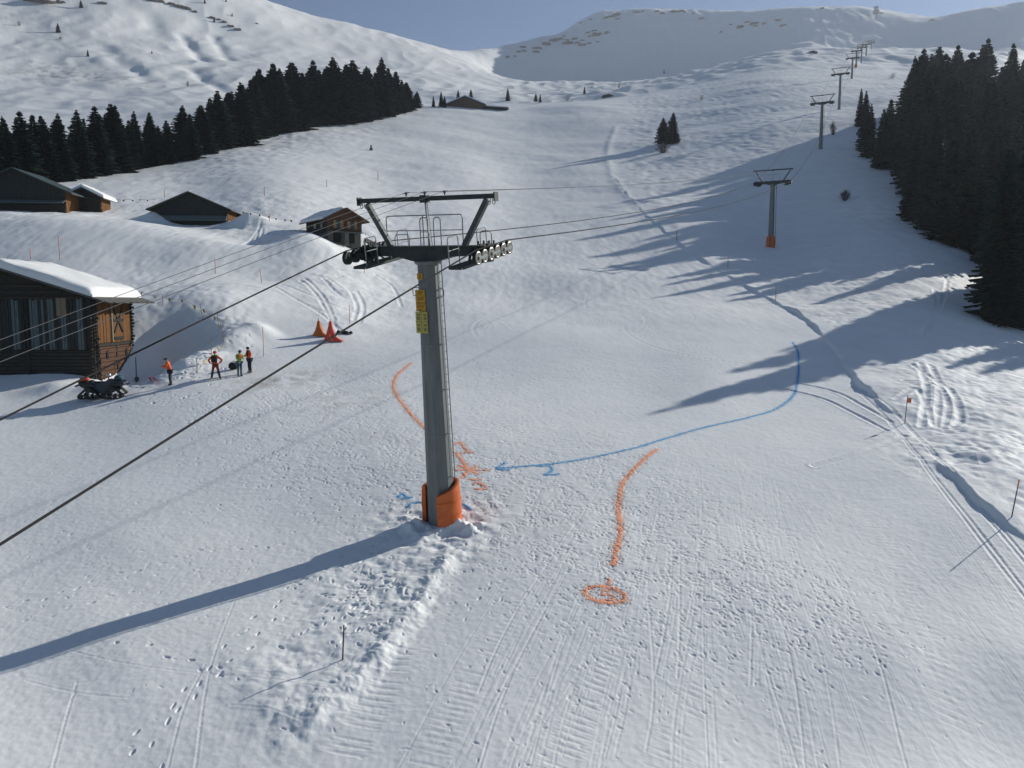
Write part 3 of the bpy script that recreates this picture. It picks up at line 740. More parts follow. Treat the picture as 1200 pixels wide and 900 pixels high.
def lift_tower(name, label, base, H, rz, lean=0.0, detail=True, back=0.0, pad='orange', r0=0.54, r1=0.385, tilt=0.21, n=6):
    root = thing('lift_tower', label, 'lift tower', base, rz, 'towers of the chairlift')
    root.rotation_euler = (back, -lean, rz)
    mast = MB(); nn = 8 if detail else 8
    mast.lathe([(r0 * 1.08, -1.2), (r0, 0), (r1, H), ], nn, ph=PI / 8)
    mast.lathe([(r1 + .07, H - .10), (r1 + .12, H - .02), (r1 + .12, H + .02)], nn, ph=PI / 8)
    mo = mast.build('mast', M_MAST, root)
    if detail:
        for zz in (H * .36, H * .70):
            sm_ = MB(); sm_.lathe([(r0 + (r1 - r0) * zz / H + .004, zz - .02), (r0 + (r1 - r0) * zz / H + .012, zz), (r0 + (r1 - r0) * zz / H + .004, zz + .02)], 8, ph=PI / 8)
            sm_.build('weld_seam', M_GALV, mo)
    # crossarm: a box girder, deeper in the middle
    ca = MB(); hw = GAUGE - 0.02; z0 = H + 0.02; zt = H + 0.52
    for (ya, yb) in ((-0.24, 0.24),):
        poly = [(-hw, zt), (hw, zt), (hw, zt - 0.30), (1.15, zt - 0.34), (0.5, z0), (-0.5, z0), (-1.15, zt - 0.34), (-hw, zt - 0.30)]
        ca.prism(poly, ya, yb, 'y')
    ca.box((0, 0, zt + .012), (2 * hw - .3, 0.66, 0.025))
    for sx in (-1, 1):
        for q in (0.02, 0.20, 0.42):
            ca.box((sx * (hw - q), 0, zt - 0.14), (0.035, 0.62, 0.44))
        ca.box((sx * (hw - .2), 0, zt - .42), (0.30, 0.34, 0.22))
        if detail:
            for q in (0.05, 0.22, 0.44):
                for yy in (-.2, .2):
                    ca.box((sx * (hw - q), yy, zt + .10), (0.05, 0.05, 0.16))
    ca.build('crossarm', M_DARKS, root)
    # headframe: two splayed struts carrying a beam
    hb = zt + 1.58; hx = 2.79
    for sx in (-1, 1):
        hf = MB(); hf.bar((sx * 1.52, 0.0, zt + .02), (sx * 2.45, 0.0, hb - .05), 0.17, 0.19, up=(0, 1, 0)); hf.build('headframe_strut', M_STRUT, root)
    bm_ = MB(); bm_.box((0, 0, hb + .07), (2 * hx, 0.18, 0.16)); bm_.box((0, 0, hb + .06), (0.26, 0.26, 0.26))
    for sx in (-1, 1): bm_.box((sx * hx, 0, hb + .05), (0.05, 0.28, 0.30))
    bo = bm_.build('headframe_beam', M_DARKS, root)
    if detail:
        for sx in (-1, 1):
            for q in (0.06, 0.24, ):
                hk = MB(); x = sx * (hx - q - .02)
                hk.tube([(x - .05, 0, hb - .02), (x - .05, 0, hb - .15), (x - .02, 0, hb - .2), (x + .02, 0, hb - .2), (x + .05, 0, hb - .15), (x + .05, 0, hb - .02)], 0.014, 6)
                hk.build('lifting_eye', M_GALV, bo)
        for x in (-0.75, 0.02, 0.82):
            i = MB(); i.lathe([(0.03, 0), (0.03, .06), (0.055, .07), (0.055, .09), (0.03, .1), (0.05, .12), (0.05, .14), (0.02, .15)], 10, (x, 0, hb + .17)); i.bar((x - .14, 0, hb + .27), (x + .16, 0, hb + .30), 0.03, 0.03)
            i.build('cable_clamp', M_GALV, bo, True)
        ps = MB(); ps.bar((0.12, 0.0, zt), (0.02, 0, hb), 0.05, 0.05); ps.tube([(0.16, .1, zt), (0.06, .05, hb)], 0.012, 6)
        ps.build('stay', M_GALV, root)
        # railings of the deck
        def hoop(x0, x1, y, h, r=0.02, mid=True, fill=()):
            q = MB(); z = zt + .02
            q.tube([(x0, y, z), (x0, y, z + h - .1), (x0 + .03, y, z + h - .03), (x0 + .1, y, z + h), (x1 - .1, y, z + h), (x1 - .03, y, z + h - .03), (x1, y, z + h - .1), (x1, y, z)], r, 6)
            if mid: q.tube([(x0, y, z + h * .5), (x1, y, z + h * .5)], r * .8, 6)
            for xx in fill: q.tube([(xx, y, z), (xx, y, z + h)], r, 6)
            return q
        q = hoop(-1.92, 1.27, 0.36, 1.06, 0.022, True, (-0.35,)); q.build('deck_railing', M_GALV, root)
        q = hoop(-1.15, -0.55, -0.28, 0.42, 0.017, False); q.build('deck_railing', M_GALV, root)
        q = hoop(-0.22, 0.10, -0.05, 0.98, 0.02, True); q.build('deck_railing', M_GALV, root)
        q = hoop(0.34, 0.62, -0.05, 0.98, 0.02, False); q.build('deck_railing', M_GALV, root)
        q = hoop(1.98, 2.42, 0.3, 0.48, 0.017, False); q.build('deck_railing', M_GALV, root)
    else:
        q = MB(); z = zt
        q.tube([(-.9, .3, z), (-.9, .3, z + 1), (.9, .3, z + 1), (.9, .3, z)], 0.03, 5); q.tube([(0, .3, z), (0, .3, z + 1)], 0.03, 5)
        q.build('deck_railing', M_GALV, root)
    zs = zt - 0.30
    PR = sheave_train(root, 1, tilt, n, zs + 0.08, detail); PL = sheave_train(root, -1, tilt, n, zs + 0.08, detail)
    if pad:
        pd = MB(); R0 = r0 + 0.10; th = 0.12
        # a mat wrapped round the mast, open towards the valley, its right flap higher
        def wrap(a0, a1, h0, h1, zb):
            m = 18; vs = []; fs = []
            for k in range(m + 1):
                f = k / m; a = a0 + (a1 - a0) * f; hh = h0 + (h1 - h0) * f; cr = .012 * math.sin(a * 9 + 1) + .008 * math.sin(a * 23)
                for (rr, zz) in ((R0, zb), (R0 + th, zb), (R0 + th + .012 + cr * 1.6, zb + .3), (R0 + th - .012, zb + .38 + cr), (R0 + th + .02 + cr, zb + .5), (R0 + th + .004, zb + .58 + cr * 2), (R0 + th + cr * .6, zb + .9), (R0 + th + .01, zb + 1.2 - cr), (R0 + th - .04, hh - .03), (R0 + th * .5 - .04, hh), (R0 - .05, hh - .02)):
                    vs.append((rr * math.cos(a), rr * math.sin(a), zz))
            for k in range(m):
                for j in range(11):
                    fs.append((k * 11 + j, k * 11 + (j + 1) % 11, (k + 1) * 11 + (j + 1) % 11, (k + 1) * 11 + j))
            fs += [tuple(range(11)), tuple(range(m * 11 + 10, m * 11 - 1, -1))]
            pd.add(vs, fs)
        if detail:
            wrap(math.radians(-72), math.radians(28), 1.34, 1.74, -0.45)
            wrap(math.radians(28.5), math.radians(200), 1.74, 1.5, -0.45)
        else:
            wrap(math.radians(-80), math.radians(260), 1.75, 1.75, -0.3)
        pd.build('mast_padding', M_ORANGE, root, True)
        if detail:
            for zz in (0.45, 1.0):
                sp = MB(); sp.lathe([(R0 + th + .016, zz), (R0 + th + .024, zz + .02), (R0 + th + .016, zz + .05)], 20, arc=(math.radians(-74), math.radians(26)))
                sp.build('padding_strap', M_ORANGE, root, True)
    if detail:
        # ladder on the right flank
        ld = MB(); a = math.radians(-8); e = Vector((math.cos(a), math.sin(a), 0)); tt = Vector((-math.sin(a), math.cos(a), 0))
        for s_ in (-1, 1):
            ld.tube([e * (r0 + .10) + tt * .115 * s_ + Vector((0, 0, 1.9)), e * (r1 + .12) + tt * .115 * s_ + Vector((0, 0, H - .05))], 0.02, 6)
        m = int((H - 2) / 0.28)
        for k in range(m):
            f = k / m; zz = 1.95 + f * (H - 2.1); rr = (r0 + .10) * (1 - f) + (r1 + .12) * f
            ld.tube([e * rr + tt * .115 + Vector((0, 0, zz)), e * rr - tt * .115 + Vector((0, 0, zz))], 0.013, 5)
            if k % 6 == 0: ld.bar(e * (rr - .2) + Vector((0, 0, zz)), e * rr + Vector((0, 0, zz)), 0.04, 0.04)
        ld.build('ladder', M_GALV, root)
        for sx in (-1, 1):
            g = MB(); zz = H - 1.08; rr = r1 + .08
            g.tube([(sx * (rr - .05), -.1, zz + .15), (sx * (rr + .16), -.1, zz + .14), (sx * (rr + .18), -.1, zz + .1), (sx * (rr + .18), -.1, zz - .1), (sx * (rr + .16), -.1, zz - .13), (sx * (rr - .05), -.1, zz - .14)], 0.018, 6)
            g.build('cable_bracket', M_GALV, root)
        # signs on the facet that looks down the hill
        fy = lambda z: -(r0 + (r1 - r0) * z / H) * math.cos(PI / 8)
        def plate(nm, x, z, w_, h_, m, dy=0.03):
            p = MB(); p.box((x, fy(z) - dy, z), (w_, 0.012, h_)); o = p.build(nm, m, root); return o, fy(z) - dy - .0065
        tl = (PI / 2, 0, 0)
        o, y = plate('number_plate', -0.13, H - 0.50, 0.23, 0.22, M_SIGN_O)
        text_curve('2', 0.21, M_INK, 'tower_number', o, (-0.13, y - .001, H - 0.50), tl)
        zc = H - 1.36; Q_ = .78
        o, y = plate('warning_sign', -0.15, zc, 0.40, 0.77, M_SIGN_O)
        ink = MB()
        rows = [(.40, .22, .05), (.32, .16, .05), (.22, .34, .018), (.13, .26, .045), (.05, .28, .045), (-.10, .34, .05), (-.19, .36, .022), (-.27, .30, .045)]
        rr_ = random.Random(3)
        for (dz, w_, h_) in rows:
            w_ *= .86; x = -w_ / 2
            while x < w_ / 2:
                ww = rr_.uniform(.02, .06); ink.box((-0.15 + x + ww / 2, y - .002, zc + dz * Q_), (ww, 0.004, h_ * Q_ * rr_.uniform(.5, 1))); x += ww + rr_.uniform(.008, .02)
        ink.box((-0.18, y - .002, zc - .33), (.04, .004, .05))
        ink.build('sign_text', M_INK, o)
        zc = H - 2.135
        o, y = plate('notice_board', -0.12, zc, 0.49, 0.77, M_SIGN_Y, 0.06)
        ink = MB(); ink.box((-0.12, y - .002, zc), (.012, .004, .75)); ink.box((-0.12, y - .002, zc + .02), (.46, .004, .012))
        for (cx, cz) in ((-.25, .38), (.02, .38), (-.24, .18), (.03, .18), (-.25, -.10), (.03, -.10), (-.25, -.33), (.02, -.33)):
            big = abs(cz) < .2 and cz > 0 or cz < -.3
            for q in range(4 if big else 2):
                ink.box((cx, y - .002, zc + (cz + (q - 1) * .04) * Q_), (rr_.uniform(.09, .17), .004, .02))
        ink.build('sign_text', M_INK2, o)
    else:
        ld = MB()
        for s_ in (-.17, .17): ld.tube([(r0 + .16, s_, 1.9), (r1 + .2, s_, H)], 0.025, 5)
        ld.build('ladder', M_GALV, root)
    root['_zs'] = zs; root['_hb'] = hb
    return root, zs, hb, PR, PL

def TM(base, rz, lean, back=0.0): return Matrix.Translation(base) @ Matrix.Rotation(rz, 4, 'Z') @ Matrix.Rotation(-lean, 4, 'Y') @ Matrix.Rotation(back, 4, 'X')
TOW = []
b0 = on(TB.x - .02, TB.y, -0.12)
LEAN = math.radians(-1.4); BACK = math.radians(7.0)
r, zs, hb, PR, PL = lift_tower('lift_tower', 'nearest lift tower, grey tapered mast with orange padding and yellow signs', b0, 9.95, -LINE, LEAN, True, BACK, tilt=0.21 - BACK)
TOW.append((b0, -LINE, LEAN, zs, hb, 0.21 - BACK, 6, BACK))
# (pixel of the foot, distance, height to the crossarm, padding, label)
far_t = [((903, 291), 117, 9.3, 'orange', 'second lift tower up the slope, orange padding at its foot, tree shadows around it'),
         ((961.5, 176), 190, 10.6, None, 'third lift tower up the slope, plain mast without padding, beside a bare bush'),
         ((983, 135), 250, 10.6, None, 'fourth lift tower, bare mast left of the pointed spruces at the forest tip'),
         ((998, 96), 335, 8.2, None, 'fifth lift tower, small bare mast high above the forest tip'),
         ((1003, 82), 400, 7.8, 'orange', 'distant lift tower with a dot of orange padding at its foot'),
         ((1009.5, 69), 470, 9.0, None, 'leftmost mast of the distant cluster of lift towers on the bright shoulder'),
         ((1015, 64), 520, 6.9, None, 'middle mast of the distant cluster of lift towers on the bright shoulder'),
         ((1021, 55), 640, 8.0, None, 'highest mast of the distant cluster of lift towers below the ridge')]
for k, ((px, py), D, H, pad, lab) in enumerate(far_t):
    u = ray(px, py)[0]; b = on(u * D, D, -0.15)
    want = ray(px, py)[1] * D
    r, zs, hb, _, _ = lift_tower('lift_tower', lab, b, H, -LINE, 0, False, 0.0, pad, 0.46, 0.34, 0.12 if k else 0.30, 4)
    TOW.append((b, -LINE, 0, zs, hb, 0.12 if k else .30, 4, 0.0))
    r['_miss'] = float(want - b.z)

# ropes and cables strung from tower to tower
def strung(side_x, zoff, kind, tgt):
    out = []
    pts = []
    for (b, rz, lean, zs, hb, tl, n, bk) in TOW:
        M = TM(b, rz, lean, bk)
        if kind == 'rope':
            L = (n - 1) * 0.47 / 2
            for a in np.linspace(-L, L, n):
                p = M @ Vector((side_x, a * math.cos(tl) - .262 * math.sin(tl), zs + 0.08 + a * math.sin(tl) + .262 * math.cos(tl))); pts.append((p, a < L - .01))
        else:
            pts.append((M @ Vector((side_x, 0, hb + zoff)), False))
    res = []
    for k, (p, tight) in enumerate(pts):
        res.append(p)
        if k + 1 < len(pts) and not tight:
            q = pts[k + 1][0]; d = (q - p).length; sag = min(0.0009 * d * d, d * .028) * (0.2 if kind != 'rope' else (.33 if k < 8 else .8))
            m = 14
            for j in range(1, m): f = j / m; res.append(p.lerp(q, f) - Vector((0, 0, 4 * sag * f * (1 - f))))
    # down the valley, past the camera
    p0 = res[0]; dn = []
    # it falls away so steeply because it leaves the frame at the left edge, TGT pixels down
    u_, t_ = ray(0, tgt); kk = (p0.x - u_ * p0.y) / (DY.x - u_ * DY.y); z_ = t_ * (p0.y - DY.y * kk); c_ = 0.0008
    slope = (p0.z - z_ - c_ * kk * (kk - 14)) / kk
    for q in (36, 30, 25, 20, 16, 12, 9, 6, 4, 2, 1):
        dn.append(p0 - DY * q - Vector((0, 0, slope * q + c_ * q * (q - 14))))
    return dn + res
def rope(name, label, cat, x, zoff, kind, r, mat, tgt, group=None):
    m = MB(); pts = strung(x, zoff, kind, tgt); rr = []
    m.tube(pts, r, 6, cap=True)
    return tag(m.build(name, mat, None, True), label, cat, group)
rope('haul_rope', 'thick steel haul rope over the right-hand wheels of the near lift tower', 'lift rope', GAUGE, 0, 'rope', 0.024, M_ROPE, 638)
rope('haul_rope', 'thick steel haul rope over the left-hand wheels of the near lift tower', 'lift rope', -GAUGE, 0, 'rope', 0.024, M_ROPE, 492)
for x, ty, l in ((-0.75, 398, 'leftmost of the three thin wires clamped on the headframe beam'), (0.02, 410, 'middle one of the three thin wires clamped on the headframe beam'), (0.82, 424, 'rightmost of the three thin wires clamped on the headframe beam')):
    rope('cable_wire', l, 'wire', x, 0.30, 'wire', 0.0075, M_WIRE, ty, 'thin wires along the lift line')
# ------------------------------------------------------------------ barns
def wood(name, c, c2, sc=3.0, st=(14, 14, 0.6), rough=0.85, bump=0.5):
    return pmat(name, c, rough, 0.3, sc, 0, bump, st, c2, 0.2)
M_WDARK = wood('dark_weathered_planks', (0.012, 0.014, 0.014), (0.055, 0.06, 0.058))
M_WGREY = wood('grey_blue_planks', (0.045, 0.06, 0.065), (0.15, 0.18, 0.19))
M_WLOG = wood('dark_logs', (0.018, 0.017, 0.015), (0.060, 0.055, 0.048), 3, (0.6, 14, 14))
M_WWARM = wood('warm_brown_planks', (0.075, 0.034, 0.012), (0.25, 0.118, 0.042))  # lighter, warmer brown than the front planks
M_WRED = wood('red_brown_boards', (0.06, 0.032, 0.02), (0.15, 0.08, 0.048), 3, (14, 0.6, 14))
M_WPALE = wood('pale_new_board', (0.15, 0.125, 0.085), (0.24, 0.20, 0.14))
M_SHING = wood('grey_shingles', (0.05, 0.05, 0.048), (0.17, 0.165, 0.15), 4, (4, 4, 4))
M_ROOFG = pmat('dark_green_roof_edge', (0.035, 0.055, 0.055), 0.6, 0.25, 4)
M_HOLE = pmat('dark_opening', (0.008, 0.008, 0.008), 0.9, 0.2, 4)
M_STONE = pmat('pale_lime_wall', (0.11, 0.105, 0.095), 0.9, 0.25, 3, 0, 0.3)
M_GLASS = pmat('window_pane', (0.03, 0.035, 0.04), 0.12, 0.2, 2)
M_SHUT = wood('tan_shutters', (0.20, 0.12, 0.06), (0.32, 0.21, 0.11))

def snow_slab(prof_pts, y0, y1, th, seed, edge=0.25, lump=0.1):
    """a rounded, uneven snow cap on a roof: prof_pts are (x, z) of the roof top from one eave to the other"""
    rr = random.Random(seed); m = MB(); nx, ny = 34, 22
    L = [0]
    for a, b in zip(prof_pts[:-1], prof_pts[1:]): L.append(L[-1] + math.hypot(b[0] - a[0], b[1] - a[1]))
    def along(f):
        s = f * L[-1]
        for k in range(len(L) - 1):
            if s <= L[k + 1] + 1e-9:
                g = (s - L[k]) / (L[k + 1] - L[k]); return (prof_pts[k][0] + g * (prof_pts[k + 1][0] - prof_pts[k][0]), prof_pts[k][1] + g * (prof_pts[k + 1][1] - prof_pts[k][1]))
        return prof_pts[-1]
    top, bot = [], []
    for i in range(nx + 1):
        fx = 0.5 - 0.5 * math.cos(PI * i / nx); fx = 0.5 * fx + 0.5 * i / nx
        x, z = along(fx)
        for j in range(ny + 1):
            fy = 0.5 - 0.5 * math.cos(PI * j / ny); fy = 0.5 * fy + 0.5 * j / ny; y = y0 + (y1 - y0) * fy
            d = min(fx * L[-1], (1 - fx) * L[-1], (fy) * (y1 - y0), (1 - fy) * (y1 - y0))
            k = math.sqrt(max(0, 1 - (1 - min(1, d / edge)) ** 2))
            w = float(perlin(np.array([x * .6 + seed]), np.array([y * .6]), seed)[0]) * lump + float(perlin(np.array([x * 2.1]), np.array([y * 2.1]), seed + 1)[0]) * lump * .35
            ox = 0.06 * float(perlin(np.array([y * 1.7 + 9]), np.array([x * .2]), seed)[0]) if fx in (0, 1) else 0
            top.append((x + ox, y, z + 0.02 + (th + w) * (0.28 + 0.72 * k)))
            bot.append((x + ox, y, z + 0.012))
    n = len(top); m.v = top + bot; R_ = ny + 1
    for i in range(nx):
        for j in range(ny):
            a = i * R_ + j; m.f.append((a, a + 1, a + R_ + 1, a + R_)); m.f.append((n + a, n + a + R_, n + a + R_ + 1, n + a + 1))
    for j in range(ny):
        a = j; m.f.append((a, n + a, n + a + 1, a + 1)); a = nx * R_ + j; m.f.append((a, a + 1, n + a + 1, n + a))
    for i in range(nx):
        a = i * R_; m.f.append((a, a + R_, n + a + R_, n + a)); a = i * R_ + ny; m.f.append((a, n + a, n + a + R_, a + R_))
    m.m = [0] * len(m.f)
    return m

def plank_row(m, x0, x1, z0, z1f, y, seed, w=0.2, dy=0.03, mi=0, axis='x', gap=0.012, nmat=1):
    """upright boards of uneven width and depth; z1f gives the top at a place along the wall"""
    rr = random.Random(seed); x = x0
    while x < x1 - 0.03:
        ww = min(rr.uniform(.7, 1.25) * w, x1 - x); t = z1f(x + ww / 2); zb = z0 + rr.uniform(-.02, .02); d = dy * rr.uniform(.6, 1.3)
        if t - zb > .05:
            if axis == 'x': m.box((x + ww / 2, y - d / 2, (zb + t) / 2), (ww - gap, d, t - zb), None, mi + rr.randrange(nmat))
            else: m.box((y + d / 2, x + ww / 2, (zb + t) / 2), (d, ww - gap, t - zb), None, mi + rr.randrange(nmat))
        x += ww
def log_row(m, x0, x1, z0, z1, y, seed, h=0.24, axis='x', mi=0, ext=0.0):
    rr = random.Random(seed); z = z0
    while z < z1 - .02:
        hh = min(h * rr.uniform(.9, 1.1), z1 - z); d = rr.uniform(.10, .15)
        if axis == 'x': m.box(((x0 + x1) / 2, y - d / 2 + .03, z + hh / 2), (x1 - x0 + ext * 2, d, hh - .02), None, mi, .03)
        else: m.box((y + d / 2 - .03, (x0 + x1) / 2, z + hh / 2), (d, x1 - x0 + ext * 2, hh - .02), None, mi, .03)
        z += hh
def log_ends(m, x, y, z0, z1, seed, out=(0, -1), h=0.24, mi=0):
    rr = random.Random(seed); z = z0
    while z < z1 - .1:
        l = rr.uniform(.10, .26)
        m.box((x + out[0] * l / 2, y + out[1] * l / 2, z + h / 2), (abs(out[0]) * l + .18 * abs(out[1]), abs(out[1]) * l + .18 * abs(out[0]), h * .72), None, mi, .03); z += h

def gable_core(W, D, he, hr, sink=1.5, xr=0.0):
    """closed body of a house: gable walls at y = 0 and y = D, ridge at x = xr"""
    m = MB(); m.prism([(-W / 2, -sink), (W / 2, -sink), (W / 2, he), (xr, hr), (-W / 2, he)], 0, D, 'y'); return m
def roof_slab(W, D, he, hr, over, front, back, th=0.12, xr=0.0):
    """two pitched roof planes as one closed slab; returns builder and the outline of its upper side"""
    s1 = (hr - he) / (W / 2 + xr); s2 = (hr - he) / (W / 2 - xr)
    top = [(-W / 2 - over, he - s1 * over + th), (xr, hr + th), (W / 2 + over, he - s2 * over + th)]
    bot = [(x, z - th) for x, z in top]
    m = MB(); m.prism(top + bot[::-1], -front, D + back, 'y')
    return m, top

# --- the big old barn, left foreground
cB = at(113, 445)
bx, by = cB.x, cB.y
W, D, he, hr = 11.9, 5.6, 5.85, 7.75
barn = thing('old_barn', 'large dark timber barn at left with thick snow roof and sunlit brown side door', 'barn', (bx - W / 2, by, cB.z - 0.1), math.radians(1.0))
gable_core(W, D, he, hr).build('wall', M_WLOG, barn)
m = MB(); log_row(m, -W / 2, W / 2, -0.4, 2.15, -0.03, 1)
m.build('log_front', M_WLOG, barn)
roofz = lambda x: he + (hr - he) * (1 - abs(x) / (W / 2)) - 0.15
m = MB(); plank_row(m, W / 2 - 4.35, W / 2 - 0.55, 2.2, lambda x: 5.75 + 0.15 * math.sin(x * 9), -0.06, 3, 0.22, 0.05, 0, 'x', .03, 2)
m.build('plank_front', [M_WDARK, M_WGREY], barn)
m = MB(); plank_row(m, W / 2 - 9.6, W / 2 - 4.75, 2.2, lambda x: 5.7 + 0.1 * math.sin(x * 7), -0.06, 4, 0.24, 0.05, 0, 'x', .03, 2)
m.build('plank_front', [M_WDARK, M_WGREY], barn)
for x in (W / 2 - 2.3, W / 2 - 1.95):
    m = MB(); m.box((x, -.13, 5.15), (.32, .04, 1.25)); m.build('loose_board', M_WPALE, barn)
m = MB()
for k, z in enumerate((5.8, 6.2, 6.6)):
    xe = (W / 2) * (1 - (z - he + .3) / (hr - he)); m.box((0, -.07, z), (2 * xe, .14, .2), None, 0, .02)
m.build('gable_beam', M_WLOG, barn)
m = MB()
for x in (W / 2 - 0.18, W / 2 - 4.55): log_ends(m, x, -.02, -.3, 5.7, 5, (0, -1))
m.build('log_end', M_WLOG, barn)
m = MB(); log_ends(m, W / 2, D - .18, -.3, 5.6, 7, (1, 0)); log_ends(m, W / 2, .2, -.3, 5.6, 8, (1, 0)); m.build('log_end', M_WLOG, barn)
# sunlit side wall: upright boards above, low boards and two slits below
m = MB(); plank_row(m, 0.45, D - .45, 2.62, lambda y: 5.6, W / 2, 9, 0.24, 0.05, 0, 'y', .02, 1); m.build('side_boards', M_WWARM, barn)
m = MB(); log_row(m, 0.4, D - .4, -.3, 2.35, W / 2 + .02, 10, .3, 'y'); m.build('side_logs', M_WRED, barn)
m = MB(); m.box((W / 2 + .09, D / 2, 2.48), (.16, D - .5, .2)); m.box((W / 2 + .06, D / 2, 1.1), (.14, .22, 2.6)); m.build('side_beam', M_WLOG, barn)
m = MB(); m.box((W / 2 + .1, 2.3, 4.1), (.08, .2, 2.95)); m.build('door_post', M_WPALE, barn)
dr = MB(); plank_row(dr, 2.5, 3.9, 2.75, lambda y: 5.3, W / 2 + .06, 12, 0.2, .04, 0, 'y', .015); dr = dr.build('door', M_WWARM, barn)
m = MB(); X_ = W / 2 + .14
m.bar((X_, 2.55, 3.3), (X_, 3.85, 5.0), .14, .05, up=(1, 0, 0)); m.bar((X_ + .003, 3.85, 3.3), (X_ + .003, 2.55, 5.0), .14, .05, up=(1, 0, 0)); m.box((X_ + .005, 3.2, 4.2), (.05, 1.5, .16)); m.box((X_ + .005, 3.2, 2.9), (.05, 1.4, .18))
m.build('door_brace', M_WDARK, dr)
for y in (1.35, 4.2):
    m = MB(); m.box((W / 2 + .13, y, 1.75), (.03, .26, .62)); m.build('window_slit', M_HOLE, barn)
m, top = roof_slab(W, D, he, hr, 1.35, 0.85, 0.9, 0.12); m.build('roof', M_SHING, barn)
m = MB(); rr_ = random.Random(5)
for y in np.arange(-.8, D + .9, .23):
    m.box((W / 2 + 1.25 + rr_.uniform(-.05, .12), y, top[2][1] - .03 + rr_.uniform(-.01, .02)), (.5, .2, .03), Matrix.Rotation(math.radians(17), 3, 'Y'))
m.build('eave_shingles', M_SHING, barn)
tp2 = [top[0], top[1], (top[2][0] - .95, top[2][1] + .95 * (hr - he) / (W / 2))]
snow_slab(tp2, -.8, D + .8, 0.62, 21, .55, .10).build('roof_snow', M_CAP, barn, True)

# --- barn at the far left, half behind the snow hump
def barn_at(px, py, D, W, name, label, rz=0.0, sink=0.0):
    u = ray(px, py)[0]; x = u * D
    return thing(name, label, 'barn', (x, D, ground(x, D) - sink), rz)
u_r = 74
cx = ray(19, 230)[0] * 104
zg = ray(19, 250)[1] * 104
b2 = thing('old_barn', 'wide dark barn at the left edge with green roof edge and lit orange corner', 'barn', (cx, 104, zg), math.radians(3))
W, D, he, hr = 12.6, 5.6, 3.0, 5.75
gable_core(W, D, he, hr, 3).build('wall', M_WDARK, b2)
m = MB(); plank_row(m, -W / 2, W / 2, 1.9, lambda x: he + (hr - he) * (1 - abs(x) / (W / 2)) - .1, -.02, 31, .3, .05, 0, 'x', .03, 1); m.build('plank_front', M_WDARK, b2)
m = MB(); log_row(m, -W / 2, W / 2, -1.2, 1.2, -.02, 32, .3); m.build('log_front', M_WLOG, b2)
m = MB(); m.prism([(-.9, 1.35), (-.02, 1.78), (-.02, 1.66), (-.9, 1.23)], -W / 2 - .3, W / 2 + .1, 'x'); m.build('lean_to_roof', M_WGREY, b2)
m = MB(); plank_row(m, .05, D, -.8, lambda y: he, W / 2, 33, .3, .06, 0, 'y', .02); m.build('side_boards', M_WWARM, b2)
m, top = roof_slab(W, D, he, hr, 1.3, .8, .8, .16); m.build('roof', M_ROOFG, b2)
# --- the small log hut beside it
cx = ray(98, 230)[0] * 108; zg = ray(98, 254)[1] * 108
b3 = thing('log_hut', 'small log hut with a snow-covered roof beside the wide green-edged barn', 'hut', (cx, 108, zg), math.radians(6))
W, D, he, hr = 4.3, 3.4, 2.75, 3.85
gable_core(W, D, he, hr, 2).build('wall', M_WLOG, b3)
m = MB(); log_row(m, -W / 2, W / 2, -.6, 2.75, -.02, 34, .26, 'x', 0, .05); m.build('log_front', M_WLOG, b3)
m = MB(); plank_row(m, .05, D, -.6, lambda y: he, W / 2, 35, .26, .06, 0, 'y', .02); m.build('side_boards', M_WWARM, b3)
m = MB(); log_ends(m, W / 2, .1, -.3, 2.6, 36, (1, 0)); m.build('log_end', M_WWARM, b3)
m, top = roof_slab(W, D, he, hr, .75, .7, .6, .12); m.build('roof', M_SHING, b3)
snow_slab(top, -.65, D + .5, .42, 37, .35, .06).build('roof_snow', M_CAP, b3, True)
# --- the low barn in the middle
c = at(223, 264); cx, cy = c.x, c.y + .2; zg = ray(223, 262)[1] * cy
b4 = thing('low_barn', 'low wide dark barn with bare gable roof set in a snow hollow', 'barn', (cx, cy, zg), math.radians(4))
W, D, he, hr = 9.3, 6.0, 1.95, 3.95
gable_core(W, D, he, hr, 3).build('wall', M_WDARK, b4)
m = MB(); plank_row(m, -W / 2, W / 2, 1.15, lambda x: he + (hr - he) * (1 - abs(x) / (W / 2)) - .08, -.02, 41, .26, .04, 0, 'x', .03, 1); m.build('plank_front', M_WDARK, b4)
m = MB(); m.prism([(-.55, .30), (-.03, .55), (-.03, 1.02), (-.12, 1.02), (-.60, .42)], -W / 2, W / 2, 'x'); m.build('lean_to_roof', M_WGREY, b4)
m = MB(); log_row(m, -W / 2, W / 2, -1.2, .3, -.02, 42, .26); m.build('log_front', M_WLOG, b4)
m = MB(); plank_row(m, .05, D, -.6, lambda y: he, W / 2, 43, .26, .06, 0, 'y', .02); m.build('side_boards', M_WWARM, b4)
m, top = roof_slab(W, D, he, hr, .75, .7, .7, .13); m.build('roof', M_SHING, b4)
# --- chalet seen from the corner
c = at(388, 283); cy = 95.0; cx = ray(384, 270)[0] * cy; zg = ray(384, 281)[1] * cy
ch = thing('chalet', 'small brown chalet with snow on one roof side behind the lift tower', 'chalet', (cx, cy, zg), math.radians(38))
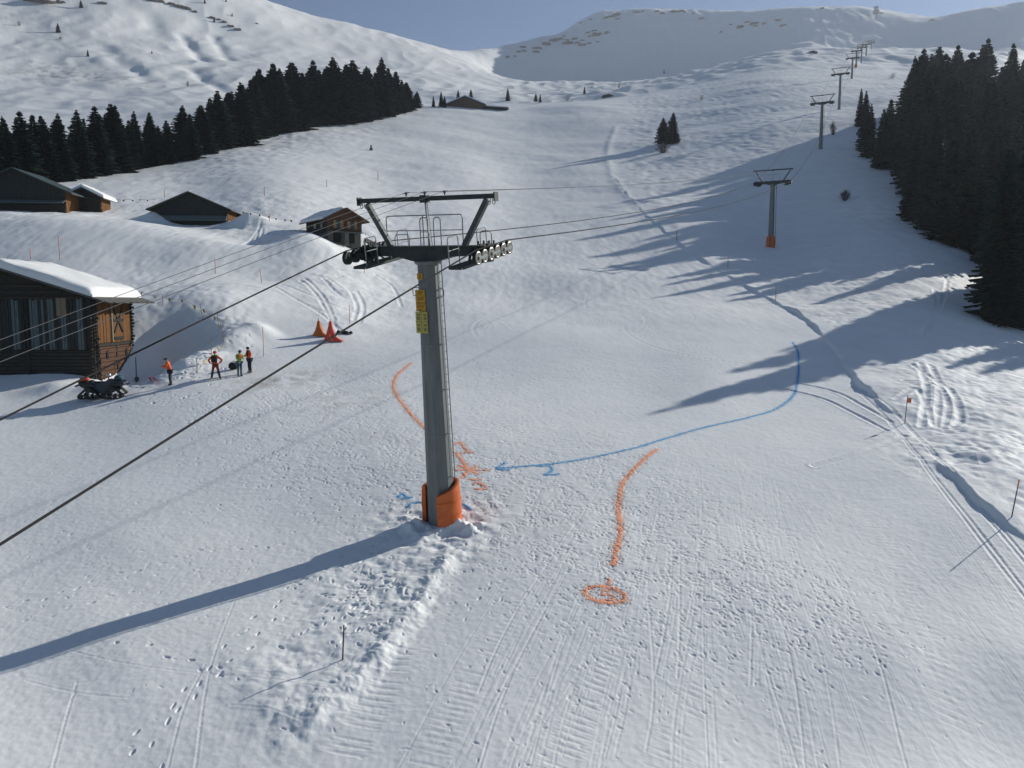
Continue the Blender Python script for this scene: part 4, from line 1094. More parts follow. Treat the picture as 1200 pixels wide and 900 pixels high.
# local frame: gable front along +x from the near corner, long side along +y
W, D, he, hr = 4.5, 6.2, 2.7, 3.85
g = MB(); g.prism([(0, 0.95), (W, 0.95), (W, he), (W / 2, hr), (0, he)], 0, D, 'y'); g.build('wall', M_WRED, ch)
g = MB(); g.box((W / 2, D / 2, -.2), (W - .1, D - .1, 2.3)); g.build('stone_base', M_STONE, ch)
m = MB(); log_row(m, 0, W, 1.0, he, -.02, 51, .24, 'x', 0, .05); m.build('log_front', M_WRED, ch)
m = MB(); m.prism([(0.1, he), (W - .1, he), (W / 2, hr - .1)], -.08, -.01, 'y'); m.build('gable_boards', M_WRED, ch)
for x in (1.35, 3.2):
    m = MB(); m.box((x, -.15, 1.95), (.5, .05, .85)); w_ = m.build('window', M_GLASS, ch)
    for sx in (-.46, .46):
        m = MB(); m.box((x + sx, -.17, 1.95), (.4, .04, .95)); m.build('shutter', M_SHUT, w_)
m = MB(); m.box((1.2, -.06, .3), (.95, .06, 1.1)); m.build('cellar_door', M_HOLE, ch)
m = MB(); m.box((3.1, -.06, .3), (.85, .06, 1.2)); m.build('cellar_door', M_HOLE, ch)
m = MB(); m.box((2.15, -.5, .2), (.5, .7, 1.6)); m.build('buttress', M_STONE, ch)
m = MB(); m.prism([(0, .96), (W, .96), (W, 1.05), (0, 1.05)], -.75, 0, 'y'); m.build('porch_slab', M_WGREY, ch)
m = MB(); log_row(m, 0, D, 1.0, he, 0.02 - .1, 52, .24, 'y'); m.build('side_logs', M_WLOG, ch)
for y in (1.4, 3.4):
    m = MB(); m.box((-.13, y, 1.9), (.05, .6, .7)); m.build('window', M_GLASS, ch)
m = MB(); s = (hr - he) / (W / 2); o_ = .8
tpc = [(-o_, he - s * o_ + .12), (W / 2, hr + .12), (W + o_, he - s * o_ + .12)]
m.prism(tpc + [(x, z - .12) for x, z in tpc[::-1]], -.8, D + .6, 'y'); m.build('roof', M_WRED, ch)
snow_slab([(-o_ + .05, tpc[0][1]), (W / 2 - .2, hr + .12 - .2 * s)], -.1, D + .55, .34, 53, .3, .06).build('roof_snow', M_CAP, ch, True)
m = MB(); m.bar((W + .4, -.2, .2), (W + 2.6, .6, -.35), .35, .5); m.build('ramp_wall', M_STONE, ch)
# --- barns on the skyline
c = at(545, 129, dmin=200); cy = c.y + 8; cx = ray(545, 125)[0] * cy; zg = ray(545, 127.5)[1] * cy
b5 = thing('hill_barn', 'brown barn with snowy roof and low annex on the crest below the saddle', 'barn', (cx, cy, zg), math.radians(-2))
W, D, he, hr = 14.0, 9.0, 1.5, 4.3
gable_core(W, D, he, hr, 4).build('wall', M_WRED, b5)
m = MB(); plank_row(m, -W / 2, W / 2, -.6, lambda x: he + (hr - he) * (1 - abs(x) / (W / 2)) - .1, -.02, 61, .5, .06, 0, 'x', .05); m.build('plank_front', wood('brown_planks', (.09, .06, .04), (.2, .14, .1)), b5)
m, top = roof_slab(W, D, he, hr, 1.0, .8, .8, .2); m.build('roof', M_SHING, b5)
snow_slab(top, -.7, D + .7, .45, 62, .4, .05).build('roof_snow', M_CAP, b5, True)
m = MB(); m.prism([(W / 2, -3), (W / 2 + 8.5, -3), (W / 2 + 8.5, .3), (W / 2, .9)], 1, 7, 'y'); m.build('annex_wall', M_WDARK, b5)
an = MB(); an.prism([(W / 2 - .1, 1.1), (W / 2 + 9.2, .45), (W / 2 + 9.2, .3), (W / 2 - .1, .95)], .4, 7.5, 'y'); ao = an.build('annex_roof', M_SHING, b5)
snow_slab([(W / 2, 1.1), (W / 2 + 9.1, .46)], .5, 7.4, .35, 63, .3, .04).build('annex_snow', M_CAP, ao, True)
def far_hut(px, py, D, W, H, label, name='far_hut'):
    u = ray(px, py)[0]; z = ray(px, py)[1] * D
    h = thing(name, label, 'hut', (u * D, D, z), math.radians(8))
    gable_core(W, W * .7, H * .6, H, 3).build('wall', M_WDARK, h)
    m, top = roof_slab(W, W * .7, H * .6, H, .6, .5, .5, .15); m.build('roof', M_SHING, h)
    snow_slab(top, -.4, W * .7 + .4, .4, 71, .3, .05).build('roof_snow', M_CAP, h, True)
h6 = at(713, 114.5, dmin=250)
far_hut(713, 114.5, h6.y + 1, 5.4, 1.7, 'tiny dark hut nearly buried on the crest right of the far barn')
h7 = at(953, 63, dmin=420)
far_hut(953, 63, h7.y + 1, 5.5, 1.8, 'tiny snow-buried hut high on the bright shoulder left of the towers')
# the mountain station high on the ridge
h8 = at(1026, 24, dmin=900)
sz = h8.y / F
st = thing('mountain_station', 'tall narrow lift station and mast standing on the ridge at the top right', 'lift station', (h8.x, h8.y, h8.z - 2), 0)
M_PALEC = pmat('pale_concrete', (0.34, 0.33, 0.31), 0.8, 0.15, .3)
m = MB()
for sx in (-1, 1): m.bar((sx * .8 * sz, 0, 0), (sx * .8 * sz, 0, 9.0 * sz), .5 * sz, .5 * sz)
for zz in (2.5, 5, 7.5): m.bar((-.8 * sz, 0, zz * sz), (.8 * sz, 0, zz * sz), .3 * sz, .3 * sz)
m.build('support_frame', M_PALEC, st)
m = MB(); m.prism([(-2.4 * sz, 8.8 * sz), (2.4 * sz, 8.8 * sz), (2.9 * sz, 11 * sz), (2.0 * sz, 13.2 * sz), (-2.0 * sz, 13.2 * sz), (-2.9 * sz, 11 * sz)], -2 * sz, 2 * sz, 'y'); m.build('cabin', M_PALEC, st)
m = MB(); m.prism([(-1.8 * sz, 14.4 * sz), (1.8 * sz, 14.4 * sz), (2.2 * sz, 16.4 * sz), (-2.2 * sz, 16.4 * sz)], -1.4 * sz, 1.4 * sz, 'y'); m.box((0, 0, 13.7 * sz), (1.2 * sz, 1.2 * sz, 1.6 * sz)); m.build('upper_deck', M_PALEC, st)
m = MB(); m.prism([(2.6 * sz, 9.5 * sz), (8.5 * sz, 8.9 * sz), (8.5 * sz, 9.5 * sz), (2.6 * sz, 10.4 * sz)], -1 * sz, 1 * sz, 'y'); m.build('side_arm', M_PALEC, st)
# ------------------------------------------------------------------ trees and bushes
M_BARK = pmat('spruce_bark', (0.035, 0.026, 0.02), 0.9, 0.3, 8, 0, 0.4, (3, 3, .6))
def needle_mat(name, c0, c1):
    m, nt, b = new_mat(name)
    oi = node(nt, 'ShaderNodeObjectInfo'); geo = node(nt, 'ShaderNodeNewGeometry')
    ns = node(nt, 'ShaderNodeTexNoise'); ns.inputs['Scale'].default_value = 1.1; ns.inputs['Detail'].default_value = 3
    nt.links.new(geo.outputs['Position'], ns.inputs['Vector'])
    ad = node(nt, 'ShaderNodeMath'); ad.operation = 'MULTIPLY_ADD'; ad.inputs[1].default_value = 0.45
    nt.links.new(oi.outputs['Random'], ad.inputs[0]); 
    mu = node(nt, 'ShaderNodeMath'); mu.operation = 'MULTIPLY'; mu.inputs[1].default_value = 0.75
    nt.links.new(ns.outputs['Fac'], mu.inputs[0]); nt.links.new(mu.outputs[0], ad.inputs[2])
    rp = node(nt, 'ShaderNodeValToRGB'); rp.color_ramp.elements[0].color = (*c0, 1); rp.color_ramp.elements[0].position = .25
    rp.color_ramp.elements[1].color = (*c1, 1); rp.color_ramp.elements[1].position = .85
    nt.links.new(ad.outputs[0], rp.inputs['Fac']); nt.links.new(rp.outputs['Color'], b.inputs['Base Color'])
    b.inputs['Roughness'].default_value = 0.75; b.inputs['Specular IOR Level'].default_value = 0.15
    return m
M_NEEDLE = needle_mat('spruce_needles', (0.005, 0.012, 0.010), (0.023, 0.042, 0.034))
def spruce_mesh(seed, R=0.155, levels=40, branches=12, lush=1.0):
    """crown of unit height: whorls of drooping boughs, each carrying flat sprays of needles"""
    r_ = random.Random(seed); m = MB(); lean = (r_.uniform(-.01, .01), r_.uniform(-.01, .01))
    lop = [r_.uniform(.72, 1.16) for _ in range(8)]; band = [r_.uniform(.88, 1.1) for _ in range(9)]
    for L in range(levels):
        f = (L + r_.uniform(-.5, .5)) / levels
        z = 0.035 + 0.955 * max(0, f) ** 0.92
        if z > .985: continue
        reach = R * (1 - z) ** 0.74 * (1 - .25 * max(0, z - .7) / .3) * (0.75 + 0.25 * min(1, z / .12)) + 0.006
        nb = max(5, int(branches * (0.55 + 0.45 * (1 - z))))
        a0 = r_.uniform(0, 6.28)
        for b in range(nb):
            a = a0 + 2 * PI * b / nb + r_.uniform(-.25, .25)
            k = lop[int(a / (2 * PI) * 8) % 8] * (1 if z < .8 else 1)
            ln = reach * r_.uniform(.55, 1.25) * k * (band[int(z * 8.99)] if z > .15 else 1)
            ln = min(ln, reach * 1.28)
            if r_.random() < .07: ln *= .5
            dr = r_.uniform(.22, .5) * (1 - .6 * z) - .30 * z
            ca, sa = math.cos(a), math.sin(a)
            def P(s, side, dz=0):
                # bough droops, then its tip lifts a little
                rad = ln * s; h = z - ln * dr * (1.5 * s - .75 * s * s) + dz
                return (rad * ca - side * sa + lean[0] * z, rad * sa + side * ca + lean[1] * z, h)
            wd = ln * r_.uniform(.14, .24) * lush + .003
            for q, (s0, s1) in enumerate(((.10, .46), (.32, .72), (.58, 1.0))):
                w1 = wd * (1.0, .95, .62)[q]
                for sd in (-1, 1):
                    dz = -r_.uniform(.002, .014)
                    j = r_.uniform(-.06, .06)
                    o = len(m.v)
                    m.v += [P(s0, 0, .002), P(s1 + j, sd * w1 * .25, 0), P(s1 - .10 + j, sd * w1, dz - .004), P(s0 + .08, sd * w1 * .75, dz)]
                    m.f.append((o, o + 1, o + 2, o + 3)); m.m.append(0)
            o = len(m.v)      # hanging twigs under the bough
            s0 = r_.uniform(.3, .8)
            m.v += [P(s0 - .12, 0), P(s0 + .12, 0), P(s0 + .05, r_.uniform(-.3, .3) * wd, -r_.uniform(.012, .028))]; m.f.append((o, o + 1, o + 2)); m.m.append(0)
    m.tube([(lean[0] * .9, lean[1] * .9, .90), (lean[0], lean[1], 1.0)], [.004, .0008], 4)
    return m
def me_of(mb, name, mat):
    me = bpy.data.meshes.new(name); me.from_pydata(mb.v, [], mb.f); me.materials.append(mat); me.update(); return me
CROWN = [me_of(spruce_mesh(s, R, lv, br), 'crown', M_NEEDLE) for s, R, lv, br in ((1, .190, 56, 17), (2, .215, 54, 17), (3, .175, 60, 16), (4, .225, 52, 18), (5, .185, 62, 17), (6, .25, 56, 19))]
tm = MB(); tm.tube([(0, 0, -.06), (0, 0, .02), (0, 0, .3), (0, 0, .9)], [.016, .013, .010, .002], 7); TRUNK = me_of(tm, 'trunk', M_BARK)
RT = random.Random(4)
def spruce(p, h, label, group=None, var=None, name='spruce_tree', sink=0.25, wide=1.0):
    t = thing(name, label, 'tree', (p[0], p[1], p[2] - sink), RT.uniform(0, 6.28), group)
    k = RT.randrange(5) if var is None else var
    w_ = wide * RT.uniform(.92, 1.1)
    t.scale = (h * w_, h * w_, h)
    for nm, me in (('trunk', TRUNK), ('crown', CROWN[k])):
        o = bpy.data.objects.new(nm, me); COL.objects.link(o); o.parent = t
    return t
def foot(px, py, D=None, **k):
    if D is None:
        p = hit(px, py, **k); return p
    u = ray(px, py)[0]; return on(u * D, D)
# right-hand forest: spruces of its near edge, then the wood behind
G_R = 'spruces of the dark wood on the right of the run'
L_R = 'dark spruce standing among many alike in the wood on the right'
edge = [((1172, 378), 16.3, 'tallest near spruce at the right edge, boughs reaching down to the snow', 5), ((1197, 380), 19, 'near spruce at the right border of the picture beside the snowy gap', 1),
        ((1131, 291), 17, 'front spruce at the lower corner of the wood above the sunlit strip', 5), ((1112, 284), 15, 'broad spruce just left of the lower corner of the wood', 3), ((1092, 270), 17.5, 'spruce on the wood edge above the bright strip of snow', 1),
        ((1074, 258), 15.5, 'lone-standing pointed spruce jutting out from the wood edge', 4), ((1062, 247), 6, 'low young spruce at the foot of the wood edge', 5),
        ((1032, 197), 12.5, 'lowest spruce of the small group at the tip of the wood', 3), ((1041, 192), 14, 'spruce at the tip of the wood with a ragged crown', 0), ((1018, 184), 12, 'leftmost spruce at the tip of the wood', 1), ((1012, 176), 12, 'slim spruce at the far left tip of the wood', 2), 
        ((1060, 203), 15, 'spruce on the wood edge behind the tip group', 1), ((1070, 212), 16, 'spruce on the wood edge between tip group and lone pointed one', 3), ((1050, 196), 13, 'spruce closing the small group at the tip of the wood', 4)]
for (px, py), h, lab, v in edge:
    spruce(foot(px, py), h, lab, None, v)
spruce(foot(1008, 137, 215), 10.5, 'slender twin-topped spruce left of the wood tip', None, 2); spruce(foot(1014, 137, 216), 9.5, 'spruce leaning close to the slender one left of the wood', None, 4)
def wood_edge(D):          # picture column of the left edge of the wood at a distance
    return float(np.interp(D, [74, 80, 92, 100, 112, 120, 130, 142, 155, 170, 185, 205, 230, 262], [1178, 1186, 1220, 1160, 1130, 1092, 1072, 1056, 1062, 1060, 1046, 1056, 1072, 1100]))
nR = 0; taken = [foot(px, py) for (px, py), *_ in edge]
Dq = 78.0
while Dq < 238:
    step = 4.0 + Dq * .014
    u = ray(wood_edge(Dq), 250)[0] + 3.0 / Dq
    umax = 0.86
    while u * Dq < umax * Dq:
        D_ = Dq + RT.uniform(-1.8, 1.8); x = (u + RT.uniform(-.01, .01)) * D_
        gap = abs(x * math.cos(SUN_AZ) - D_ * math.sin(SUN_AZ) + 40.0) < 3.2 and D_ < 135     # the lane the sun shines through
        p = on(x, D_)
        if not gap and all((p.x - q.x) ** 2 + (p.y - q.y) ** 2 > 9 for q in taken):
            spruce(p, RT.uniform(11, 20.5) if D_ < 150 else RT.uniform(14, 22), L_R, G_R, wide=RT.uniform(1.05, 1.5)); taken.append(p); nR += 1
        u += step * RT.uniform(.8, 1.25) / Dq * (1.0 if u < .69 else 1.6) * (1 if u < ray(wood_edge(Dq), 250)[0] + 16 / Dq else 1.35)
    Dq += step
# left wood: a row below, then the tall dark block
for k, (px, D_, h) in enumerate(((1236, 72, 13), (1262, 76, 15), (1312, 74, 15), (1300, 82, 16), (1380, 78, 15), (1222, 84, 16), (1246, 90, 17), (1215, 90, 15), (1270, 86, 17), (1236, 80, 15))):
    spruce(on(ray(px, 400)[0] * D_, D_), h, L_R, G_R)
G_L = 'spruces of the dark wood on the left hillside'; L_L = 'dark spruce standing among many alike in the wood on the left'
nL = 0
tops = [(-12, 150, 222, 0), (6, 140, 219, 0), (26, 128, 216, 0), (38, 132, 214, 0), (58, 140, 213, 0), (76, 122, 211, 0), (92, 129, 209, 0), (111, 121, 206, 0), (129, 121, 203, 0), (150, 130, 200, 0), (163, 140, 197, 0), (178, 129, 195, 0), (199, 136, 192, 0), (221, 134, 188, 0), (208, 150, 190, 0), (185, 145, 194, 0), (140, 145, 201, 0), (65, 150, 213, 0), (15, 150, 218, 0), (100, 145, 208, 0), (48, 155, 214, 0),
        (236, 122, 181, 1), (252, 104, 177, 1), (268, 97, 173, 1), (282, 92, 170, 1), (296, 90, 165, 1), (307, 78, 161, 1), (319, 72, 157, 1), (332, 78, 155, 1), (345, 74, 152, 1), (358, 80, 150, 1), (372, 71, 148, 1), (385, 70, 147, 1), (398, 68, 146, 1), (408, 74, 144, 1), (420, 68, 142, 1), (432, 76, 139, 1), (447, 66, 137, 1), (456, 70, 134, 1), (464, 80, 132, 1), (472, 90, 130, 1), (478, 95, 129, 1), (484, 106, 128, 1), (490, 110, 127, 1)]
for px, pt, pb, blk in tops:
    px += RT.uniform(-5, 5); p = foot(px, pb + RT.uniform(-2, 1)); top = ray(px, pt + RT.choice((-3, -1, 0, 2, 8)))[1] * p.y
    spruce(p, max(4, top - p.z), L_L, G_L, None, wide=RT.uniform(1.2, 1.6) if not blk else RT.uniform(1.5, 2.0))
for k in range(60):           # depth of the left block
    px = RT.uniform(245, 470); f = (px - 245) / 225; pb = np.interp(px, [245, 300, 345, 400, 470], [176, 164, 152, 146, 131]); p0 = foot(px, pb)
    D_ = p0.y + RT.uniform(6, 26); p = on(ray(px, pb)[0] * D_, D_); top = ray(px, np.interp(px, [245, 320, 400, 450, 470], [112, 84, 78, 80, 96]) + RT.uniform(-4, 16))[1] * D_
    if top - p.z > 5: spruce(p, top - p.z, L_L, G_L, None, wide=RT.uniform(1.4, 2.0))
for k in range(26):
    px = RT.uniform(-10, 225); pb = np.interp(px, [0, 225], [218, 187]); p0 = foot(px, pb)
    D_ = p0.y + RT.uniform(5, 14); p = on(ray(px, pb)[0] * D_, D_); spruce(p, RT.uniform(6, 13), L_L, G_L, None, wide=RT.uniform(1.2, 1.7))
# single trees
spruce(foot(777, 168), 7.6, 'left one of the twin spruces standing alone on the run', None, 1, wide=1.75); spruce(foot(789, 168), 8.9, 'taller right one of the twin spruces standing alone on the run', None, 3, wide=1.55)
def single(px, py, h_px, label, dmin, D=None, var=None, wide=1.2):
    p = foot(px, py, D, dmin=dmin) if D is None else Vector((ray(px, py)[0] * D, D, 0))
    if D is not None:
        p.z = ray(px, py)[1] * D if abs(ground(p.x, p.y) - ray(px, py)[1] * D) < 3 else ground(p.x, p.y)
    spruce(p, h_px * p.y / F, label, None, var, wide=wide, sink=.4)
single(508, 126, 14, 'small dark spruce left of the barn on the crest', 290)
single(517, 125, 18, 'taller spruce touching the left end of the crest barn', 290)
single(521, 126, 14, 'short spruce tucked behind the left end of the crest barn', 290)
single(537, 118, 13, 'spruce rising behind the roof of the crest barn', 300)
single(552, 117, 13, 'spruce behind the right half of the crest barn', 300)
single(595, 118, 15, 'pointed spruce alone on the skyline right of the crest barn', 300)
single(628, 119, 10, 'left spruce of the close pair on the crest', 300); single(633, 120, 10, 'right spruce of the close pair on the crest', 300)
single(685, 110, 9, 'small lone spruce on the slope above the tiny crest hut', 320)
single(778, 86, 5, 'tiny dark spruce on the shaded slope below the ridge', 420)
for k, (px, py, hp, lab) in enumerate(((68, 38, 11, 'highest of the lone spruces on the left mountainside'), (103, 66, 8, 'lone spruce on the left mountainside above the wood'), (178, 63, 4, 'tiny spruce in the middle of the left mountainside'),
        (95, 9, 9, 'spruce beside the upper rocks on the left mountainside'), (240, 4, 6, 'small spruce near the top edge above the rock band'), (251, 26, 6, 'spruce below the right end of the rock band'), (265, 2, 4, 'tiny spruce high on the ridge line at left'), (272, 19, 4, 'tiny spruce at the right tip of the rock band'))):
    single(px, py, hp, lab, 380, None, None, 1.5)
# bare bushes
M_TWIG = pmat('bare_twigs', (0.085, 0.062, 0.045), 0.9, 0.3, 10)
M_TWIG2 = pmat('pale_dry_twigs', (0.24, 0.205, 0.17), 0.9, 0.3, 10)
def bush(px, py, hh, ww, label, seed, n=60, mat=M_TWIG, dmin=60, name='bare_bush'):
    if dmin > 200: n = 22; mat = M_TWIG2
    p = foot(px, py, dmin=dmin); r_ = random.Random(seed); m = MB(); k = p.y / F; H = hh * k; Wd = ww * k / 2
    for q in range(n):
        a = r_.uniform(0, 6.28); ln = r_.uniform(.55, 1.0); rr = Wd * r_.uniform(.2, 1)
        el = r_.uniform(.25, 1.5); b = Vector((math.cos(a) * Wd * .12, math.sin(a) * Wd * .12, -.15)); e = Vector((math.cos(a) * Wd * math.cos(el) * ln, math.sin(a) * Wd * math.cos(el) * ln, H * (.15 + .85 * math.sin(el)) * ln))
        mid = b.lerp(e, .55) + Vector((r_.uniform(-1, 1), r_.uniform(-1, 1), .6)) * H * .08; t0 = max(.012, (.14 if dmin < 200 else .09) * k)
        m.tube([b, mid, e], [t0, t0 * .8, t0 * .4], 4)
        for z in range(5 if dmin < 200 else 2):
            s = mid.lerp(e, r_.uniform(0, .8)); m.tube([s, s + Vector((r_.uniform(-1, 1) * Wd * .35, r_.uniform(-1, 1) * Wd * .35, H * r_.uniform(.1, .28)))], [t0 * .6, t0 * .3], 3)
    o = m.build(name, mat, None, False, p); return tag(o, label, 'bush')
bush(990, 235, 13, 18, 'round bare bush alone in the shade right of the second lift tower', 1, 70)
bush(976, 158, 16, 9, 'tall thin bare bush just right of the third lift tower', 2, 34)
bush(777, 179, 12, 24, 'low bare twigs in front of the twin spruces', 3, 60)
bush(822, 117, 6, 12, 'bare brown bush on the crest right of the buried hut', 4, 50, M_TWIG, 280)
bush(665, 118, 7, 13, 'bare grey bush on the crest left of the buried hut', 5, 50, M_TWIG2, 280)
bush(725, 103, 7, 10, 'faint bare bush on the shaded slope above the crest', 6, 40, M_TWIG2, 350)
bush(1046, 92, 8, 14, 'pale bare bush on the slope above the wood tip', 7, 50, M_TWIG2, 250)
bush(22, 30, 6, 9, 'pale bare bush high on the left mountainside', 8, 50, M_TWIG2, 380)
bush(71, 46, 4, 7, 'small pale bush below the lone spruce on the left mountain', 9, 40, M_TWIG2, 380)
bush(220, 101, 8, 5, 'thin pale bush behind the left wood', 10, 30, M_TWIG2, 380)
# rocks breaking through the snow
M_ROCK = pmat('brown_limestone', (0.13, 0.105, 0.085), 0.9, 0.3, .25, 0, 0.4, (1, 1, 3), (0.28, 0.235, 0.19))
def rock(px, py, wpx, hpx, seed, label, group, dmin=380):
    p = foot(px, py, dmin=dmin); k = p.y / F; r_ = random.Random(seed); bm = bmesh.new(); bmesh.ops.create_icosphere(bm, subdivisions=3, radius=1)
    for v in bm.verts:
        c = v.co; d = 1 + .55 * float(perlin(np.array([c.x * 1.9 + seed * 3.1]), np.array([c.y * 1.9 + c.z * 2.7]), seed)[0]) + .3 * float(perlin(np.array([c.x * 5 + seed]), np.array([c.z * 5 + c.y * 3]), seed + 1)[0])
        v.co = Vector((c.x * wpx * k * .5, c.y * wpx * k * .35, round(c.z * 3 + r_.uniform(-.3, .3)) / 3 * hpx * k * .45)) * d
    me = bpy.data.meshes.new('rock_outcrop'); bm.to_mesh(me); bm.free(); me.materials.append(M_ROCK)
    o = bpy.data.objects.new('rock_outcrop', me); COL.objects.link(o); o.location = p; o.rotation_euler = (0, 0, r_.uniform(-.3, .3)); tag(o, label, 'rock', group)
GK1 = 'rocks in the shaded ridge wall'; LK1 = 'brown limestone outcrop among others in the shaded ridge wall'
for k, (px, py, w_, h_) in enumerate(((594, 67, 5, 2.5), (603, 66, 4, 2), (607, 61, 5, 2.5), (628, 61, 8, 3), (640, 52, 10, 5), (648, 48, 9, 4), (656, 46, 8, 3), (665, 51, 12, 4), (673, 46, 7, 3), (682, 53, 9, 3), (690, 51, 6, 2), (700, 41, 12, 5), (711, 39, 6, 4), (719, 19, 6, 3), (724, 16, 6, 2), (693, 23, 4, 2), (681, 27, 4, 2), (753, 14, 3, 3), (776, 16, 6, 3), (790, 14, 10, 3), (800, 13, 5, 2), (823, 22, 8, 2), (845, 38, 4, 3), (868, 32, 9, 3.5), (884, 28, 11, 4), (912, 24, 7, 3), (963, 10, 5, 2), (1092, 24, 6, 2))):
    rock(px, py, w_, h_, k + 5, LK1, GK1)
rx_ = random.Random(8)
for k in range(34):
    c_ = rx_.choice(((660, 47, 26, 7), (700, 40, 24, 5), (715, 20, 26, 4), (790, 14, 40, 3), (880, 29, 30, 4), (625, 57, 26, 5)))
    rock(rx_.gauss(c_[0], c_[2] * .5), rx_.gauss(c_[1], c_[3] * .5), rx_.uniform(3, 9), rx_.uniform(1.2, 3), k + 90, LK1, GK1)
GK2 = 'rocks of the band on the left mountain'; LK2 = 'dark rock sticking out of the rock band on the left mountain'
for k, (px, py, w_, h_) in enumerate(((45, 2, 28, 5), (36, 0, 10, 3), (68, 3, 8, 5), (74, 3, 5, 3), (200, 5, 10, 3), (208, 8, 8, 4), (214, 9, 9, 5), (221, 11, 7, 4), (188, 2, 10, 3), (178, 1, 12, 2), (228, 14, 6, 3), (248, 21, 8, 3), (256, 23, 6, 2), (262, 26, 7, 3), (270, 31, 8, 3), (278, 35, 9, 3), (301, 28, 3, 2), (120, 4, 10, 3))):
    rock(px, py, w_, h_, k + 50, LK2, GK2)

print('trees', nR, len(taken))
# ------------------------------------------------------------------ people
def skin_mesh(name, verts, edges, radii, root=0, sub=1):
    me = bpy.data.meshes.new(name); me.from_pydata(verts, edges, [])
    o = bpy.data.objects.new(name, me); COL.objects.link(o)
    md = o.modifiers.new('skin', 'SKIN'); md.use_smooth_shade = True; md.branch_smoothing = 0.6
    lay = me.skin_vertices[0].data if me.skin_vertices else None
    if lay is None:
        bm = bmesh.new(); bm.from_mesh(me); bm.verts.layers.skin.verify(); bm.to_mesh(me); bm.free(); lay = me.skin_vertices[0].data
    for i, r in enumerate(radii):
        lay[i].radius = r if isinstance(r, tuple) else (r, r); lay[i].use_root = (i == root)
    sb = o.modifiers.new('sub', 'SUBSURF'); sb.levels = sub; sb.render_levels = sub
    dg = bpy.context.evaluated_depsgraph_get(); dg.update()
    out = bpy.data.meshes.new_from_object(o.evaluated_get(dg)); out.name = name
    bpy.data.objects.remove(o); bpy.data.meshes.remove(me)
    out.polygons.foreach_set('use_smooth', [True] * len(out.polygons))
    return out
def put(me, name, mat, parent):
    me.materials.clear(); me.materials.append(mat)
    o = bpy.data.objects.new(name, me); COL.objects.link(o); o.parent = parent; return o
def cloth(name, c, var=.25): return pmat(name, c, 0.8, var, 9, 0, 0.25)
M_SKIN = pmat('skin', (0.42, 0.25, 0.18), 0.55, 0.08, 12)
M_JORANGE = cloth('bright_orange_jacket', (0.75, 0.12, 0.03)); M_JBLACK = cloth('black_cloth', (0.015, 0.015, 0.017)); M_JGREEN = cloth('yellow_green_jacket', (0.24, 0.33, 0.04))
M_PDARK = cloth('dark_trousers', (0.018, 0.02, 0.026)); M_PRED = cloth('dark_red_trousers', (0.20, 0.035, 0.025)); M_JEANS = cloth('dark_blue_jeans', (0.03, 0.06, 0.10))
M_HAIR = pmat('dark_hair', (0.02, 0.015, 0.012), 0.7, 0.3, 20); M_HELM = pmat('red_helmet', (0.45, 0.05, 0.03), 0.35, 0.1, 5); M_EYE = pmat('eye', (0.02, 0.02, 0.02), 0.3, 0.1, 5)
M_BOOT = pmat('boot_leather', (0.03, 0.026, 0.022), 0.6, 0.3, 9); M_LIME = cloth('lime_collar', (0.35, 0.55, 0.05))
